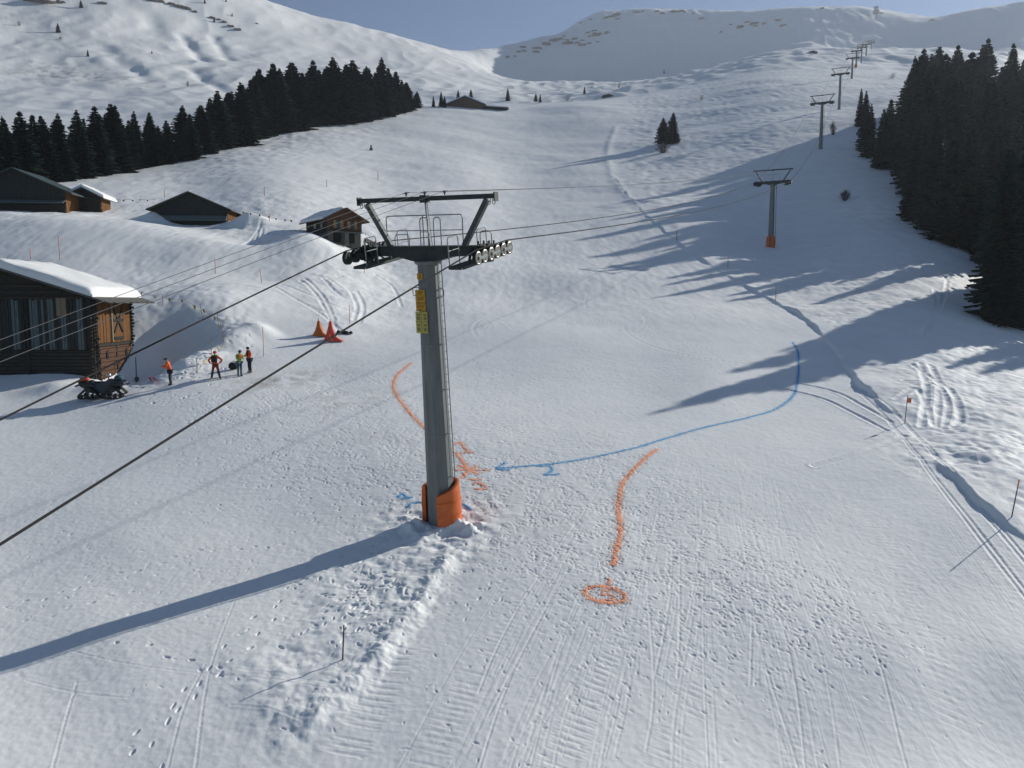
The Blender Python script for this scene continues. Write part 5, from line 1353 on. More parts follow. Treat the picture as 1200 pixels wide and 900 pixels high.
def person(pos, rz, height, pose, label, jacket, trousers, head='hair', boot=M_BOOT, hair=M_HAIR, extras=None):
    """figure faces -y before turning; pose gives the joints of arms and legs in metres for a 1.75 m body"""
    k = height / 1.75
    root = thing('person', label, 'person', pos, rz)
    sp = pose.get('bend', 0.0)           # lean of the chest forward
    J = {'pel': (0, 0, .95), 'bel': (0, -.02 - sp * .25, 1.10), 'che': (0, -.01 - sp * .7, 1.33), 'shm': (0, 0.0 - sp, 1.45), 'nek': (0, -.02 - sp * 1.1, 1.53)}
    hd = pose.get('head', (0, -.05, 0)); hx, hy, hz = hd
    J['hd0'] = (hx * .4, -.03 + hy * .5 - sp * 1.15, 1.59); J['hd1'] = (hx, hy - .01 - sp * 1.2, 1.655 + hz); J['hd2'] = (hx * 1.1, hy + .005 - sp * 1.2, 1.735 + hz)
    J['nos'] = (hx, hy - .115 - sp * 1.2, 1.64 + hz)
    for s, n in ((-1, 'r'), (1, 'l')):
        J['sh' + n] = (s * .185, -sp, 1.42); J['el' + n], J['wr' + n], J['pa' + n] = pose['arm' + n]
        J['hp' + n] = (s * .095, 0, .90); J['kn' + n], J['an' + n], J['to' + n] = pose['leg' + n]
    names = list(J); idx = {n: i for i, n in enumerate(names)}
    rad = {'pel': .135, 'bel': .125, 'che': (.155, .12), 'shm': (.10, .085), 'nek': .058, 'hd0': .066, 'hd1': (.088, .100), 'hd2': (.066, .075), 'nos': .017}
    for n in 'rl':
        rad.update({'sh' + n: .068, 'el' + n: .044, 'wr' + n: .031, 'pa' + n: (.040, .022), 'hp' + n: .092, 'kn' + n: .060, 'an' + n: .044, 'to' + n: .038})
    E = [('pel', 'bel'), ('bel', 'che'), ('che', 'shm'), ('shm', 'nek'), ('nek', 'hd0'), ('hd0', 'hd1'), ('hd1', 'hd2'), ('hd1', 'nos')]
    for n in 'rl': E += [('shm', 'sh' + n), ('sh' + n, 'el' + n), ('el' + n, 'wr' + n), ('wr' + n, 'pa' + n), ('pel', 'hp' + n), ('hp' + n, 'kn' + n), ('kn' + n, 'an' + n), ('an' + n, 'to' + n)]
    V = [Vector(J[n]) * k for n in names]; R_ = [tuple(q * k for q in rad[n]) if isinstance(rad[n], tuple) else rad[n] * k for n in names]; Ed = [(idx[a], idx[b]) for a, b in E]
    for s, n in ((-1, 'r'), (1, 'l')):    # five fingers, a little curled
        w_, p_ = Vector(J['wr' + n]) * k, Vector(J['pa' + n]) * k; d = (p_ - w_).normalized(); side = d.cross(Vector((0, 0, 1)))
        side = side.normalized() if side.length > .1 else Vector((1, 0, 0)); up = side.cross(d)
        for f, (o_, l_) in enumerate(((-.030, .062), (-.010, .074), (.010, .070), (.028, .056), (.045, .05))):
            i0 = len(V); b = p_ + side * o_ * k + (d * .03 * k if f < 4 else -d * .02 * k); dd = d if f < 4 else (d + side * 1.1).normalized()
            V += [b, b + dd * l_ * .55 * k - up * .008 * k, b + dd * l_ * .95 * k - up * .028 * k]; R_ += [.0095 * k, .0088 * k, .0075 * k]; Ed += [(idx['pa' + n], i0), (i0, i0 + 1), (i0 + 1, i0 + 2)]
    body = put(skin_mesh('body', V, Ed, R_, idx['pel']), 'body', M_SKIN, root)
    def sub(nms, scale, add, edges):
        ii = {n: i for i, n in enumerate(nms)}
        return [Vector(J[n]) * k for n in nms], [(ii[a], ii[b]) for a, b in edges], [tuple((q * scale + add) * k for q in rad[n]) if isinstance(rad[n], tuple) else (rad[n] * scale + add) * k for n in nms]
    E1 = [('pel', 'bel'), ('bel', 'che'), ('che', 'shm'), ('shm', 'nek')] + [e for n in 'rl' for e in (('shm', 'sh' + n), ('sh' + n, 'el' + n), ('el' + n, 'wr' + n))]
    v, e, r = sub(['pel', 'bel', 'che', 'shm', 'nek', 'shr', 'elr', 'wrr', 'shl', 'ell', 'wrl'], 1.05, .026, E1)
    put(skin_mesh('jacket', v, e, r, 0), 'jacket', jacket, root)
    E2 = [('pel', 'hp' + n) for n in 'rl'] + [(a + n, b + n) for n in 'rl' for a, b in (('hp', 'kn'), ('kn', 'an'))]
    v, e, r = sub(['pel', 'hpr', 'knr', 'anr', 'hpl', 'knl', 'anl'], 1.04, .014, E2)
    put(skin_mesh('trousers', v, e, r, 0), 'trousers', trousers, root)
    for n in 'rl':
        v, e, r = sub(['an' + n, 'to' + n], 1.1, .014, [('an' + n, 'to' + n)])
        v.append(v[0] + Vector((0, .05, -.05)) * k); e.append((0, 2)); r.append(.045 * k)
        put(skin_mesh('boot', v, e, r, 0), 'boot', boot, root)
    h1 = Vector(J['hd1']) * k; h2 = Vector(J['hd2']) * k
    m = MB()
    if head == 'helmet':
        m.lathe([(.128, -.03), (.135, .02), (.125, .07), (.09, .115), (.04, .137), (0, .14)], 14, h1 + Vector((0, .02, .01)) * k); m.box(h1 + Vector((0, -.12, .02)) * k, (.17, .06, .02), None, 0, .005); hm = m.build('helmet', hair, root, True)
    elif head == 'cap':
        m.lathe([(.108, .015), (.112, .05), (.095, .095), (.05, .12), (0, .125)], 14, h1 + Vector((0, .01, .0)) * k); m.box(h1 + Vector((0, -.15, .03)) * k, (.14, .12, .014), None, 0, .004); m.build('cap', hair, root, True)
    else:
        m.lathe([(.098, -.05), (.108, 0), (.108, .05), (.09, .095), (.045, .118), (0, .122)], 14, h1 + Vector((0, .022, .0)) * k); m.build('hair', hair, root, True)
    for s in (-1, 1):
        m = MB(); m.lathe([(0, -.011), (.010, -.004), (.010, .004), (0, .011)], 8, h1 + Vector((s * .034, -.096, .012)) * k); m.build('eye', M_EYE, body, True)
    if extras: extras(root, J, k)
    return root
STAND = dict(legr=((-.10, -.02, .50), (-.11, .02, .09), (-.13, -.13, .04)), legl=((.10, -.02, .50), (.11, .02, .09), (.13, -.13, .04)))
WIDE = dict(legr=((-.17, -.03, .50), (-.25, .02, .09), (-.30, -.12, .04)), legl=((.17, -.03, .50), (.26, .02, .09), (.32, -.12, .04)))
def pl(px, py): return hit(px, py)
def ex_glove(root, J, k): pass
# 1: bending over something in the hands, seen from the side, turned to the left
person(pl(200, 451.5), math.radians(-78), 1.78, dict(STAND, bend=.10, head=(0, -.09, -.03), armr=((-.26, -.22, 1.20), (-.17, -.44, 1.22), (-.13, -.52, 1.22)), arml=((.26, -.22, 1.20), (.14, -.44, 1.20), (.10, -.52, 1.20))),
       'person in bright orange jacket and black trousers looking down at hands beside the skis', M_JORANGE, M_PDARK, 'cap', hair=M_HAIR)
def backpack(root, J, k):
    m = MB(); m.box((0, -.22 * k, 1.27 * k), (.36 * k, .16 * k, .42 * k), None, 0, .05); o = m.build('chest_pack', M_JBLACK, root)
    m = MB()
    for s in (-1, 1): m.tube([Vector((s * .12, -.19, 1.44)) * k, Vector((s * .13, -.10, 1.53)) * k, Vector((s * .13, .1, 1.50)) * k, Vector((s * .12, .17, 1.35)) * k], .022 * k, 6)
    m.build('strap', M_JBLACK, o)
    m = MB(); m.lathe([(.085, 1.49), (.10, 1.53), (.09, 1.56)], 12, (0, -.02 * k, .0), Matrix.Scale(k, 3)); m.build('collar', M_LIME, root, True)
    for s in (-1, 1):
        m = MB(); m.tube([Vector((s * .17, -.03, .52)) * k, Vector((s * .25, .02, .12)) * k], [.082 * k, .068 * k], 8); m.build('gaiter', M_PDARK, root, True)
person(pl(253, 444.5), math.radians(6), 1.84, dict(WIDE, head=(0, -.04, 0), armr=((-.42, .02, 1.20), (-.27, -.10, 1.02), (-.20, -.13, 1.0)), arml=((.42, .02, 1.20), (.27, -.10, 1.02), (.20, -.13, 1.0))),
       'person in red helmet, orange and black jacket standing with legs apart and hands on hips', M_JORANGE, M_PRED, 'helmet', pmat('tan_boots', (.22, .15, .08), .6, .2, 9), M_HELM, backpack)
def bib(root, J, k):
    m = MB(); m.box((0, -.165 * k, 1.34 * k), (.2 * k, .05 * k, .24 * k), None, 0, .02); m.build('chest_panel', M_JORANGE, root)
person(pl(281, 441), math.radians(48), 1.76, dict(STAND, bend=.03, head=(0.02, -.07, -.02), armr=((-.24, -.14, 1.17), (-.10, -.34, 1.26), (-.04, -.40, 1.28)), arml=((.24, -.14, 1.17), (.08, -.34, 1.24), (.02, -.40, 1.26))),
       'person in yellow-green jacket and dark jeans facing a companion in orange', M_JGREEN, M_JEANS, 'hair', M_BOOT, M_HAIR, bib)
def vest(root, J, k):
    m = MB(); m.box((0, -.155 * k, 1.28 * k), (.16 * k, .06 * k, .5 * k), None, 0, .02); m.build('open_front', M_JBLACK, root)
person(pl(293, 437), math.radians(-40), 1.78, dict(STAND, bend=.03, head=(-.02, -.07, -.01), armr=((-.26, -.08, 1.17), (-.15, -.30, 1.14), (-.10, -.37, 1.15)), arml=((.26, -.06, 1.16), (.18, -.28, 1.12), (.12, -.35, 1.13))),
       'person in open orange jacket over black, dark trousers, rightmost of the group', M_JORANGE, M_PDARK, 'hair', M_BOOT, M_HAIR, vest)

# ------------------------------------------------------------------ tracked quad bike
M_QBLACK = pmat('black_bodywork', (0.012, 0.013, 0.016), 0.4, 0.3, 6); M_QBLUE = pmat('dark_blue_bodywork', (0.015, 0.028, 0.05), 0.35, 0.3, 6); M_TEAL = pmat('teal_bag', (0.02, 0.07, 0.09), 0.7, 0.2, 8); M_REDBAG = pmat('red_bag', (0.55, 0.06, 0.03), 0.7, 0.2, 8)
M_SILVER = pmat('silver_shell', (0.6, 0.6, 0.62), 0.25, 0.1, 8, .8)
q0 = pl(121, 466.5)
Q = thing('quad_bike', 'black tracked quad bike parked on the snow by the old barn', 'quad bike', q0, math.radians(8))
def qtrack(cx, cy, front):
    # rubber belt over one drive wheel above and rollers below
    prof = [(-.62, .10), (-.50, .02), (.50, .02), (.66, .16), (.60, .27), (.16, .70), (.02, .76), (-.12, .70), (-.60, .24)]
    inn = [(x * .86, .06 + (z - .06) * .84 + .03) for x, z in prof]; n = len(prof); m = MB()
    vs = []
    for y in (cy - .17, cy + .17): vs += [(cx + x, y, z) for x, z in prof] + [(cx + x, y, z) for x, z in inn]
    fs = []
    for i in range(n):
        j = (i + 1) % n; fs += [(i, j, n + j, n + i), (2 * n + i, 3 * n + i, 3 * n + j, 2 * n + j), (i, 2 * n + i, 2 * n + j, j), (n + i, n + j, 3 * n + j, 3 * n + i)]
    m.add(vs, fs)
    pr = prof + [prof[0]]
    for a, b in zip(pr[:-1], pr[1:]):
        L = math.hypot(b[0] - a[0], b[1] - a[1]); c = max(1, int(L / .11))
        for t in range(c):
            f = (t + .5) / c; m.box((cx + a[0] + (b[0] - a[0]) * f, cy, a[1] + (b[1] - a[1]) * f), (.035, .36, .05), Matrix.Rotation(-math.atan2(b[1] - a[1], b[0] - a[0]), 3, 'Y'))
    o = m.build('track', M_RUBBER, Q)
    Rx = Matrix.Rotation(PI / 2, 3, 'X')
    for (x, z, r) in ((0, .55, .17), (-.44, .17, .10), (-.15, .14, .09), (.15, .14, .09), (.46, .19, .10)):
        w_ = MB(); w_.lathe([(.02, -.12), (r, -.12), (r, .12), (.02, .12)], 14, (cx + x, cy, z), Rx); w_.lathe([(.0, .12), (r * .7, .121), (r * .75, .135), (0, .14)], 12, (cx + x, cy, z), Rx); w_.build('track_wheel', M_QBLACK, o, True)
for cx in (-.66, .72):
    for cy in (-.48, .48): qtrack(cx, cy, cx > 0)
m = MB(); m.prism([(-1.25, .82), (-1.0, .66), (-.5, .32), (.5, .32), (.75, .70), (1.25, .85), (1.35, .98), (1.0, 1.08), (.45, 1.22), (.2, 1.0), (-.35, .96), (-.5, 1.05), (-1.3, 1.05)], -.34, .34, 'y'); m.build('body', M_QBLUE, Q)
for (x0, x1) in ((-1.4, -.35), (.45, 1.45)):
    for s in (-1, 1):
        m = MB(); m.prism([(x0, .84), (x0 + .2, .95), (x1 - .2, .97), (x1, .84), (x1 - .1, .80), (x1 - .25, .90), (x0 + .25, .88), (x0 + .08, .78)], s * .345, s * .68, 'y'); m.build('fender', M_QBLACK, Q)
m = MB(); m.box((-.15, 0, .99), (.85, .34, .14), None, 0, .05); m.box((-.62, 0, 1.05), (.25, .36, .2), None, 0, .05); m.build('seat', M_RUBBER, Q)
m = MB()
for y in (-.4, -.2, 0, .2, .4): m.tube([(-1.55, y, 1.05), (-.75, y, 1.05)], .016, 5)
m.tube([(-1.55, -.42, 1.05), (-1.55, .42, 1.05)], .02, 5); m.tube([(-.75, -.42, 1.05), (-.75, .42, 1.05)], .02, 5); m.build('rear_rack', M_RUBBER, Q)
m = MB()
for y in (-.35, 0, .35): m.tube([(.75, y, 1.12), (1.4, y, 1.08)], .016, 5)
m.tube([(1.4, -.4, 1.08), (1.4, .4, 1.08)], .02, 5); m.build('front_rack', M_RUBBER, Q)
m = MB(); m.tube([(.45, 0, 1.05), (.36, 0, 1.32)], .04, 8); m.tube([(.30, -.42, 1.38), (.36, -.25, 1.40), (.37, 0, 1.34), (.36, .25, 1.40), (.30, .42, 1.38)], .02, 6); m.build('handlebar', M_RUBBER, Q)
for s in (-1, 1):
    m = MB(); m.lathe([(0, 0), (.08, .01), (.09, .05), (.06, .12), (0, .13)], 12, (1.3, s * .2, .98), Matrix.Rotation(PI / 2, 3, 'Y')); m.build('headlight', M_SILVER, Q, True)
m = MB(); m.box((-1.05, 0, 1.20), (.5, .42, .26), None, 0, .09); tag(m.build('red_bag', M_REDBAG, None, True, q0 + Vector((.02, .0, 0)), (0, 0, math.radians(8))), 'red bag strapped on the rear rack of the quad bike', 'bag')
m = MB(); m.box((.98, 0, 1.26), (.46, .5, .32), None, 0, .10); tag(m.build('teal_bag', M_TEAL, None, True, q0, (0, 0, math.radians(8))), 'teal blue bag lying on the front rack of the quad bike', 'bag')
m = MB(); m.lathe([(.13, 0), (.145, .06), (.14, .12), (.10, .19), (.05, .22), (0, .23)], 16); m.box((0, -.12, .10), (.2, .08, .06), None, 0, .02); tag(m.build('silver_helmet', M_SILVER, None, True, q0 + Vector((.40, .04, 1.36)), (.2, 0, .5)), 'silver helmet hung on the handlebar of the quad bike', 'helmet')

# ------------------------------------------------------------------ skis, bags, nets
def ski(px, py, ang, label, pitch=0.0):
    p = pl(px, py); m = MB(); n = 16; L = 1.7
    for i in range(n + 1):
        f = i / n; x = (f - .5) * L; w_ = .055 - .018 * math.sin(PI * f) * (1) + (-.04 * max(0, f - .93) / .07); z = .02 + (.12 * max(0, (f - .86) / .14) ** 2) + .02 * math.sin(PI * f)
        m.v += [(x, -w_, z), (x, w_, z), (x, w_, z + .015), (x, -w_, z + .015)]
    for i in range(n):
        a = i * 4
        for j in range(4): m.f.append((a + j, a + (j + 1) % 4, a + 4 + (j + 1) % 4, a + 4 + j))
    m.f += [(3, 2, 1, 0), (n * 4, n * 4 + 1, n * 4 + 2, n * 4 + 3)]; m.m = [0] * len(m.f)
    o = tag(m.build('ski', M_REDP, None, False, p + Vector((0, 0, .10)), (0, pitch, ang)), label, 'ski')
    b = MB(); b.box((-.16, 0, .075), (.09, .08, .09), None, 0, .015); b.box((.16, 0, .07), (.11, .08, .08), None, 0, .015); b.build('binding', M_JBLACK, o)
    return o
ski(176, 446.5, math.radians(-58), 'red ski lying nearest to the barn on the snow heap', .12); ski(181, 447, math.radians(-50), 'red ski lying beside its twin nearer the bending person', .12)
p = pl(273.5, 433); m = MB(); m.box((0, 0, .24), (.62, .4, .5), None, 0, .14); o = tag(m.build('black_bag', M_JBLACK, None, True, p, (0, 0, .4)), 'black rucksack standing on the snow behind the person in yellow-green', 'bag')
m = MB(); m.tube([(-.1, 0, .47), (-.06, 0, .56), (.06, 0, .56), (.1, 0, .47)], .02, 6); m.build('handle', M_JBLACK, o)
p = pl(404, 391.5); m = MB(); m.box((0, 0, .14), (.7, .35, .3), Matrix.Rotation(.2, 3, 'Y'), 0, .12); m.lathe([(0, 0), (.16, .02), (.18, .12), (.1, .3), (0, .34)], 10, (-.5, 0, 0)); m.lathe([(0, 0), (.14, .02), (.16, .12), (.08, .22), (0, .26)], 10, (.48, .05, 0))
tag(m.build('kit_bundle', M_JBLACK, None, True, p, (0, 0, .1)), 'small black bundle lying on the snow right of the red net', 'bundle')
M_NETO = pmat('orange_brown_net', (0.52, 0.15, 0.03), 0.8, 0.35, 14, 0, 0.5); M_NETR = pmat('red_net', (0.70, 0.09, 0.05), 0.8, 0.35, 14, 0, 0.5)
def net_cone(px, py, H, seed, mat, label, skirt, lean):
    p = pl(px, py); m = MB(); n = 22; rows = 14; vs = []
    for i in range(rows + 1):
        f = i / rows; z = H * f; r = .11 + (.46 - .11) * (1 - f) ** 1.35
        for k in range(n):
            a = 2 * PI * k / n; w_ = 1 + .22 * math.sin(a * 5 + seed + f * 3) * (1 - f * .5) + .16 * float(perlin(np.array([a * 2.0 + seed]), np.array([f * 6.0]), seed)[0])
            sk = skirt * max(0, math.cos(a)) ** 2 * max(0, 1 - f * 3.2) ** 1.6
            vs.append(((r * w_ + sk) * math.cos(a) + lean * f * H, (r * w_) * math.sin(a), z + (.05 * math.sin(a * 7 + seed) if i == rows else 0) - .05))
    fs = [(i * n + k, i * n + (k + 1) % n, (i + 1) * n + (k + 1) % n, (i + 1) * n + k) for i in range(rows) for k in range(n)] + [tuple(range(rows * n, rows * n + n))]
    m.add(vs, fs); o = tag(m.build('safety_net', mat, None, True, p, (0, 0, -.15)), label, 'safety net')
    t = MB(); t.tube([(lean * H, 0, -.1), (lean * H * 1.02, 0, H + .16)], .028, 8); t.build('pole', M_REDP, o)
    return o
net_cone(374.5, 393, 1.18, 3, M_NETO, 'orange-brown gathered safety net standing like a cone, left of the red one', .25, -.05)
net_cone(388, 399, 1.52, 8, M_NETR, 'red gathered safety net standing like a cone with its skirt spread right', .55, -.02)
p = pl(160.5, 448); m = MB(); m.tube([(-.03, 0, -.3), (0, 0, 1.9)], .04, 8); m.box((.02, -.02, .25), (.3, .18, .34), None, 0, .06); tag(m.build('corner_post', M_WGREY, None, False, p), 'pale grey post with a wrapped foot at the corner of the old barn', 'post')

# ------------------------------------------------------------------ marker poles along the runs
M_POLE_R = pmat('faded_red_pole', (0.42, 0.10, 0.07), 0.6, 0.2, 6); M_POLE_D = pmat('dark_bamboo_pole', (0.05, 0.035, 0.022), 0.6, 0.3, 6); M_TIP = pmat('orange_tip', (0.75, 0.16, 0.05), 0.5, 0.1, 5); M_BAMBOO = pmat('bamboo', (0.22, 0.15, 0.06), 0.6, 0.25, 6)
def pole(px, py, hpx, label, mat=M_POLE_R, tip=0.0, rr=0.018, leanpx=0.0, flag=False, dmin=8.0, group=None):
    p = foot(px, py, dmin=dmin); k = p.y / F; H = hpx * k; rr = max(rr, .32 * k)
    b = Vector((0, 0, -.25)); e = Vector((leanpx * k, 0, H)); m = MB(); f = 1 - tip
    m.tube([b, b.lerp(e, .5), b.lerp(e, f) if tip else e], [rr * 1.1, rr, rr * .9], 8)
    for q in (.3, .55, .8): c = b.lerp(e, q * f); m.tube([c - Vector((0, 0, .012)), c + Vector((0, 0, .012))], rr * 1.18, 8)
    o = tag(m.build('marker_pole', mat, None, True, p), label, 'marker pole', group)
    if tip:
        m = MB(); m.tube([b.lerp(e, f), e], [rr * 1.15, rr * 1.15], 8); m.build('tip', M_TIP, o, True)
    if flag:
        m = MB(); w_ = 5 * k; c = b.lerp(e, .93); m.add([c, c + Vector((w_, .02, -.02)), c + Vector((w_ * .9, -.02, -.05 - 5 * k)), c + Vector((0, 0, -5.5 * k)), c + Vector((0, .01, 0)), c + Vector((w_, .03, -.02)), c + Vector((w_ * .9, -.01, -.05 - 5 * k)), c + Vector((0, .01, -5.5 * k))],
             [(0, 1, 2, 3), (7, 6, 5, 4), (0, 4, 5, 1), (1, 5, 6, 2), (2, 6, 7, 3), (3, 7, 4, 0)]); m.build('flag', M_TIP, o)
    return o
pole(1184.5, 606, 46, 'dark bamboo pole nearest the right border with a long shadow', M_POLE_D, .2, .02, 7)
pole(1060, 496, 33, 'pole with a small orange flag at the corner of the snow bank', M_POLE_D, 0, .02, 2, True)
pole(401, 773, 44, 'short dark pole in the rough snow below the near lift tower', M_POLE_D, 0, .02, 3)
pole(309, 418, 35, 'thin pole with a pinkish red top half beside the people', M_GALV, .55, .018, 0)
pole(70, 304, 27, 'thin red pole on the snow hump behind the old barn roof', M_POLE_R, .4, .016, 0)
pole(36, 304, 12, 'short thin pole left of the red one behind the barn roof', M_POLE_R, .3, .016, 0)
pole(252.5, 321, 18, 'red pole on the smooth slope above the old barn', M_POLE_R, .3, .018, 0)
pole(307, 331, 17, 'red pole right of the smooth slope near the curved tracks', M_POLE_R, .3, .018, -2)
pole(410, 379, 21, 'thin red pole right of the gathered nets', M_POLE_R, .3, .018, 0)
pole(909, 352, 17, 'pole with a pale orange top on the bank below the second tower', M_POLE_D, .3, .018, 0)
pole(853, 313, 13, 'short pole on the bank left of the second lift tower', M_POLE_D, .3, .018, 0)
pole(793, 282, 12, 'short pole at the upper bend of the bank', M_POLE_D, .3, .018, 0)
pole(193, 232, 9, 'thin pole above the low barn, left end of the rope line', M_POLE_R, 0, .02, 0); pole(310, 230, 11, 'thin pole on the slope above the low barn', M_POLE_R, 0, .02, 0)
pole(316, 259, 8, 'thin pole in the rope line left of the chalet', M_POLE_R, 0, .02, 0); pole(383, 219, 8, 'thin pole high on the slope above the chalet', M_POLE_R, 0, .02, 0)
pole(443, 210, 9, 'thin pole on the slope left of the headframe beam', M_POLE_R, 0, .02, 0); pole(427, 320, 20, 'thin pale red pole behind the left wheels of the near tower', M_POLE_R, .3, .02, 0)
pole(411, 291, 12, 'thin pole by the chalet ramp', M_POLE_D, 0, .02, 0)
o = foot(435, 176); m = MB(); k = o.y / F; m.lathe([(2.2 * k, -.3), (2.0 * k, 1.5 * k), (1.0 * k, 3.0 * k), (.9 * k, 5.5 * k), (0, 6 * k)], 10); tag(m.build('snow_gun_stump', M_WGREY, None, True, o), 'small grey stump with a snow ring on the upper left slope', 'stump')

# ------------------------------------------------------------------ rope with yellow pennants, dark-tagged ropes
M_YEL = pmat('yellow_pennant', (0.42, 0.30, 0.05), 0.7, 0.25, 9); M_DTAG = pmat('dark_rope_tags', (0.05, 0.04, 0.03), 0.8, 0.2, 9); M_LINE = pmat('thin_line', (0.12, 0.11, 0.10), 0.8, 0.2, 9)
def flag_rope(name, pix, hh, mat, label, cat, sz, skip=1, part='pennant', seed=1, polelabel=None):
    r_ = random.Random(seed); P_ = [foot(*p) + Vector((0, 0, hh)) for p in pix]
    m = MB(); pts = []
    for a, b in zip(P_[:-1], P_[1:]):
        for j in range(5): f = j / 5; pts.append(a.lerp(b, f) - Vector((0, 0, .5 * f * (1 - f) * min(1, hh))))
    pts.append(P_[-1]); m.tube(pts, max(.010, .12 * P_[0].y / F), 4)
    o = tag(m.build(name, M_LINE, None, False), label, cat)
    for i in range(0, len(pts) - 1, skip):
        c = pts[i].lerp(pts[i + 1], r_.uniform(.2, .8)); d = (pts[i + 1] - pts[i]); d.z = 0; d.normalize(); s = sz * r_.uniform(.8, 1.2); up = Vector((r_.uniform(-.5, .5), r_.uniform(-.5, .5), -1)) * s; n_ = d.cross(Vector((0, 0, 1))) * .012
        q = MB(); A_, B_, C_ = c - d * s * .5, c + d * s * .5, c + up
        D_ = C_ + d * s * .35; C2 = C_ - d * s * .35
        q.add([A_ - n_, B_ - n_, D_ - n_, C2 - n_, A_ + n_, B_ + n_, D_ + n_, C2 + n_], [(0, 1, 2, 3), (7, 6, 5, 4), (0, 4, 5, 1), (1, 5, 6, 2), (2, 6, 7, 3), (3, 7, 4, 0)]); q.build(part, mat, o)
    return o
flag_rope('pennant_rope', [(165, 352), (190, 358), (218, 362), (237, 372), (257, 385), (263, 404), (250, 427), (234, 437)], .75, M_YEL, 'sagging rope with small yellow pennants curving down behind the people', 'pennant rope', .26, 3, 'pennant', 4)
for (px, py, hp, lab, ln) in ((191, 358, 13, 'short bamboo stake on the yellow pennant rope, leftmost', 0), (238, 373, 17, 'leaning bamboo stake on the yellow pennant rope before the curve', -3), (257, 385, 20, 'tallest bamboo stake where the yellow pennant rope bends', -2), (263, 400, 22, 'leaning bamboo stake below the bend of the pennant rope', -4), (248, 419, 24, 'bamboo stake with yellow flag just behind the red-helmeted person', 0), (231, 437, 18, 'low bamboo stake at the lower end of the pennant rope', 0)):
    pole(px, py, hp, lab, M_BAMBOO, 0, .022, ln)
flag_rope('tag_rope', [(134, 240), (150, 240), (166, 240), (182, 240)], .8, M_DTAG, 'rope with dark tags above the log hut', 'barrier rope', .2, 3, 'tag', 5)
flag_rope('tag_rope', [(283, 255), (300, 257), (316, 261), (332, 264), (346, 265)], .8, M_DTAG, 'rope with dark tags between the low barn and the chalet', 'barrier rope', .2, 3, 'tag', 6)
flag_rope('tag_rope', [(421, 275), (432, 282), (441, 290)], .8, M_DTAG, 'rope with dark tags behind the chalet ramp', 'barrier rope', .2, 3, 'tag', 7)

# ------------------------------------------------------------------ lines sprayed on the snow
M_SPRAY_O = pmat('orange_spray_paint', (1.0, 0.33, 0.15), 0.9, 0.25, 9, 0, 0.0, (1, 1, 1), (1.0, 0.50, 0.32)); M_SPRAY_B = pmat('blue_spray_paint', (0.05, 0.33, 0.66), 0.9, 0.25, 9, 0, 0.0, (1, 1, 1), (0.13, 0.48, 0.80))
M_PALE_O = pmat('orange_overspray', (0.95, 0.52, 0.36), 0.9, 0.15, 9, 0, 0.0, (1, 1, 1), (0.95, 0.70, 0.58)); M_PALE_B = pmat('blue_overspray', (0.30, 0.56, 0.80), 0.9, 0.15, 9)
def spray(name, strokes, mat, label, seed=1):
    """paint on the snow: small irregular dabs that follow the surface"""
    r_ = random.Random(seed); m = MB()
    def dab(x, y, s, th, mi=0):
        n = 5; ring = []
        for k in range(n):
            a = 2 * PI * k / n; q = s * r_.uniform(.6, 1.2); c, sn = math.cos(a) * q * 1.5, math.sin(a) * q
            ring.append((x + c * math.cos(th) - sn * math.sin(th), y + c * math.sin(th) + sn * math.cos(th)))
        i0 = len(m.v); m.v.append((x, y, ground(x, y) + .012)); m.v += [(a, b, ground(a, b) + .009) for a, b in ring]
        for k in range(n): m.f.append((i0, i0 + 1 + k, i0 + 1 + (k + 1) % n)); m.m.append(mi)
    for pix, w_, dens in strokes:
        pa = smooth_poly([hitxy(*p) for p in pix], .03); N = len(pa); sd_ = r_.uniform(0, 90); row = []
        q_ = np.arange(N) * .03
        wl_ = .72 * w_ * (.72 + .5 * perlin(q_ / .22, q_ * 0 + sd_ + .31, 5)); wr_ = .72 * w_ * (.72 + .5 * perlin(q_ / .17, q_ * 0 + sd_ + 7.31, 6))
        for i, (x, y) in enumerate(pa):
            t = pa[min(i + 1, N - 1)] - pa[max(i - 1, 0)]; th = math.atan2(t[1], t[0]); nx, ny = -math.sin(th), math.cos(th)
            e_ = min(1, (i + 1) / 4, (N - i) / 4)
            for f in (-1, -.5, 0, .5, 1):
                o_ = (wl_[i] if f < 0 else wr_[i]) * f * max(.15, e_); a_, b_ = x + nx * o_, y + ny * o_
                m.v.append((a_, b_, ground(a_, b_) + (.013 if abs(f) < 1 else .008)))
            row.append(len(m.v) - 5)
            for _q in range(4 if r_.random() < dens else 0):
                o_ = r_.gauss(0, w_ * .9); dab(x + nx * o_, y + ny * o_, r_.uniform(.010, .026), th, 1)
        for i in range(N - 1):
            if dens < .75 and r_.random() > dens + .2: continue
            for f in range(4): m.f.append((row[i] + f, row[i] + f + 1, row[i + 1] + f + 1, row[i + 1] + f)); m.m.append(0)
    o = m.build(name, [mat, M_PALE_B if mat is M_SPRAY_B else M_PALE_O]); return tag(o, label, 'paint mark')
def circ(cx, cy, rx, ry, rot, a0=0, a1=360, n=24):
    c, s = math.cos(math.radians(rot)), math.sin(math.radians(rot)); out = []
    for k in range(n + 1):
        a = math.radians(a0 + (a1 - a0) * k / n); x, y = rx * math.cos(a), ry * math.sin(a); out.append((cx + x * c - y * s, cy + x * s + y * c))
    return out
spray('spray_line', [([(482, 425), (474, 432), (465, 440), (461, 452), (465, 464), (474, 476), (484, 488), (497, 501), (512, 514), (530, 528)], .17, .9)], M_SPRAY_O, 'curved orange spray line left of the mast of the near lift tower', 1)
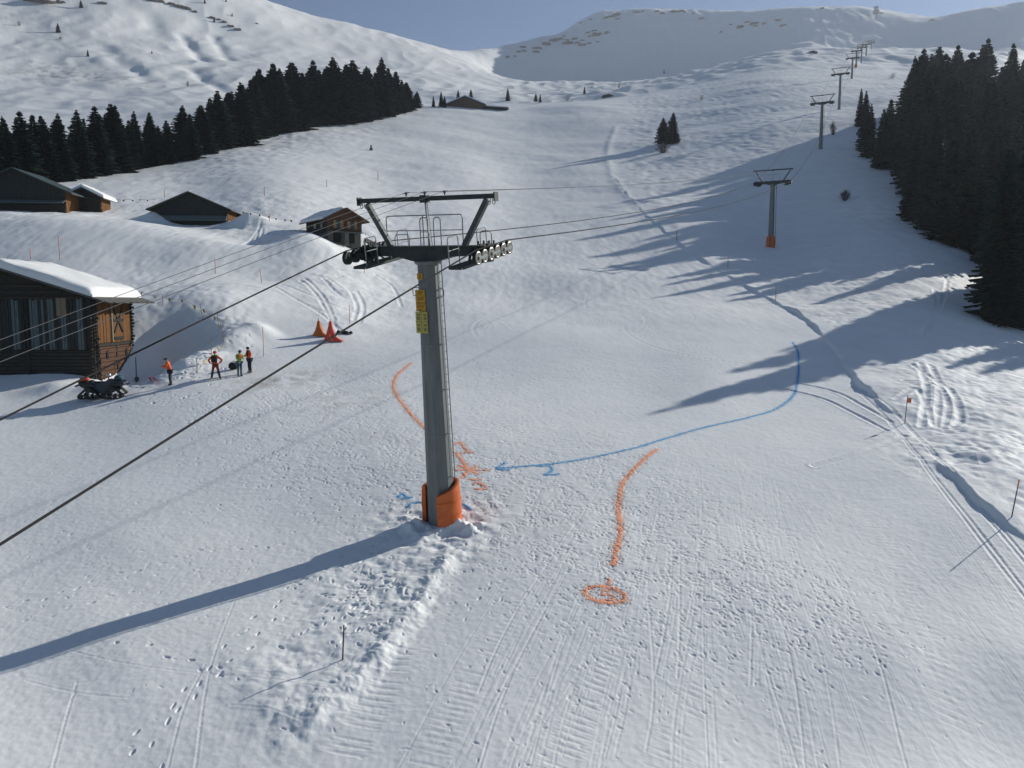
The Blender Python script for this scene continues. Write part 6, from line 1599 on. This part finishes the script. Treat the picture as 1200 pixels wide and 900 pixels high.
spray('spray_burst', [([(531, 522), (539, 518), (545, 526), (551, 531)], .13, .9), ([(538, 531), (557, 530)], .11, .6), ([(531, 529), (537, 534), (543, 542), (549, 551)], .15, 1), ([(549, 551), (541, 561)], .15, 1), ([(532, 551), (575, 551)], .12, .9),
                      ([(536, 545), (562, 556)], .14, .9), ([(549, 551), (560, 546)], .14, .9), ([(549, 562), (565, 562)], .14, .9), ([(554, 567), (562, 566), (570, 572)], .13, .85), ([(556, 573), (571, 573)], .13, .75)], M_SPRAY_O, 'orange spray star with crossing strokes right of the lift mast', 2)
spray('spray_line', [([(771, 526), (762, 532), (752, 541), (740, 553), (730, 566), (726, 582), (725, 598), (727, 614), (726, 630), (722, 645), (719, 664)], .17, .95), ([(714, 677), (713, 687)], .09, .6)], M_SPRAY_O, 'long bending orange spray line above the sprayed circle', 3)
spray('spray_circle', [(circ(709, 697, 23.5, 9.2, 9), .14, 1.0), (circ(709, 697, 23, 9, 9), .08, .8), ([(717, 692.5), (706, 692.5), (706, 697), (713, 697), (719, 699), (718, 703), (710, 704), (704, 703)], .07, .95)], M_SPRAY_O, 'orange sprayed circle with a digit 5 inside', 4)
spray('spray_arrow', [([(929, 401), (935, 412), (936, 430), (934, 450), (930, 463), (918, 474), (900, 483), (870, 491), (830, 500), (800, 508), (770, 517), (740, 526), (700, 535), (660, 542), (620, 546), (582, 549)], .09, 1.0), ([(582, 549), (589, 544), (593, 542)], .09, 1), ([(582, 549), (590, 550.5), (598, 550.5)], .09, 1)], M_SPRAY_B, 'long blue spray line ending in an arrowhead near the lift mast', 5)
spray('spray_digit', [([(631, 547), (638, 545.5), (644, 547), (647, 550), (644, 554), (638, 557), (656, 555.5)], .09, 1.0)], M_SPRAY_B, 'blue sprayed digit 2 below the long blue line', 6)
spray('spray_mark', [([(466, 584), (471, 579), (476, 582), (481, 584)], .08, .9), ([(468, 585), (485, 583)], .07, .6), ([(478, 595), (482, 590), (489, 589), (498, 589)], .09, .9), ([(542, 590), (547, 594), (552, 598)], .10, .8)], M_SPRAY_B, 'short blue spray marks around the foot of the near lift mast', 7)
for o in list(bpy.data.objects):
    for k in [k for k in o.keys() if k.startswith('_')]: del o[k]
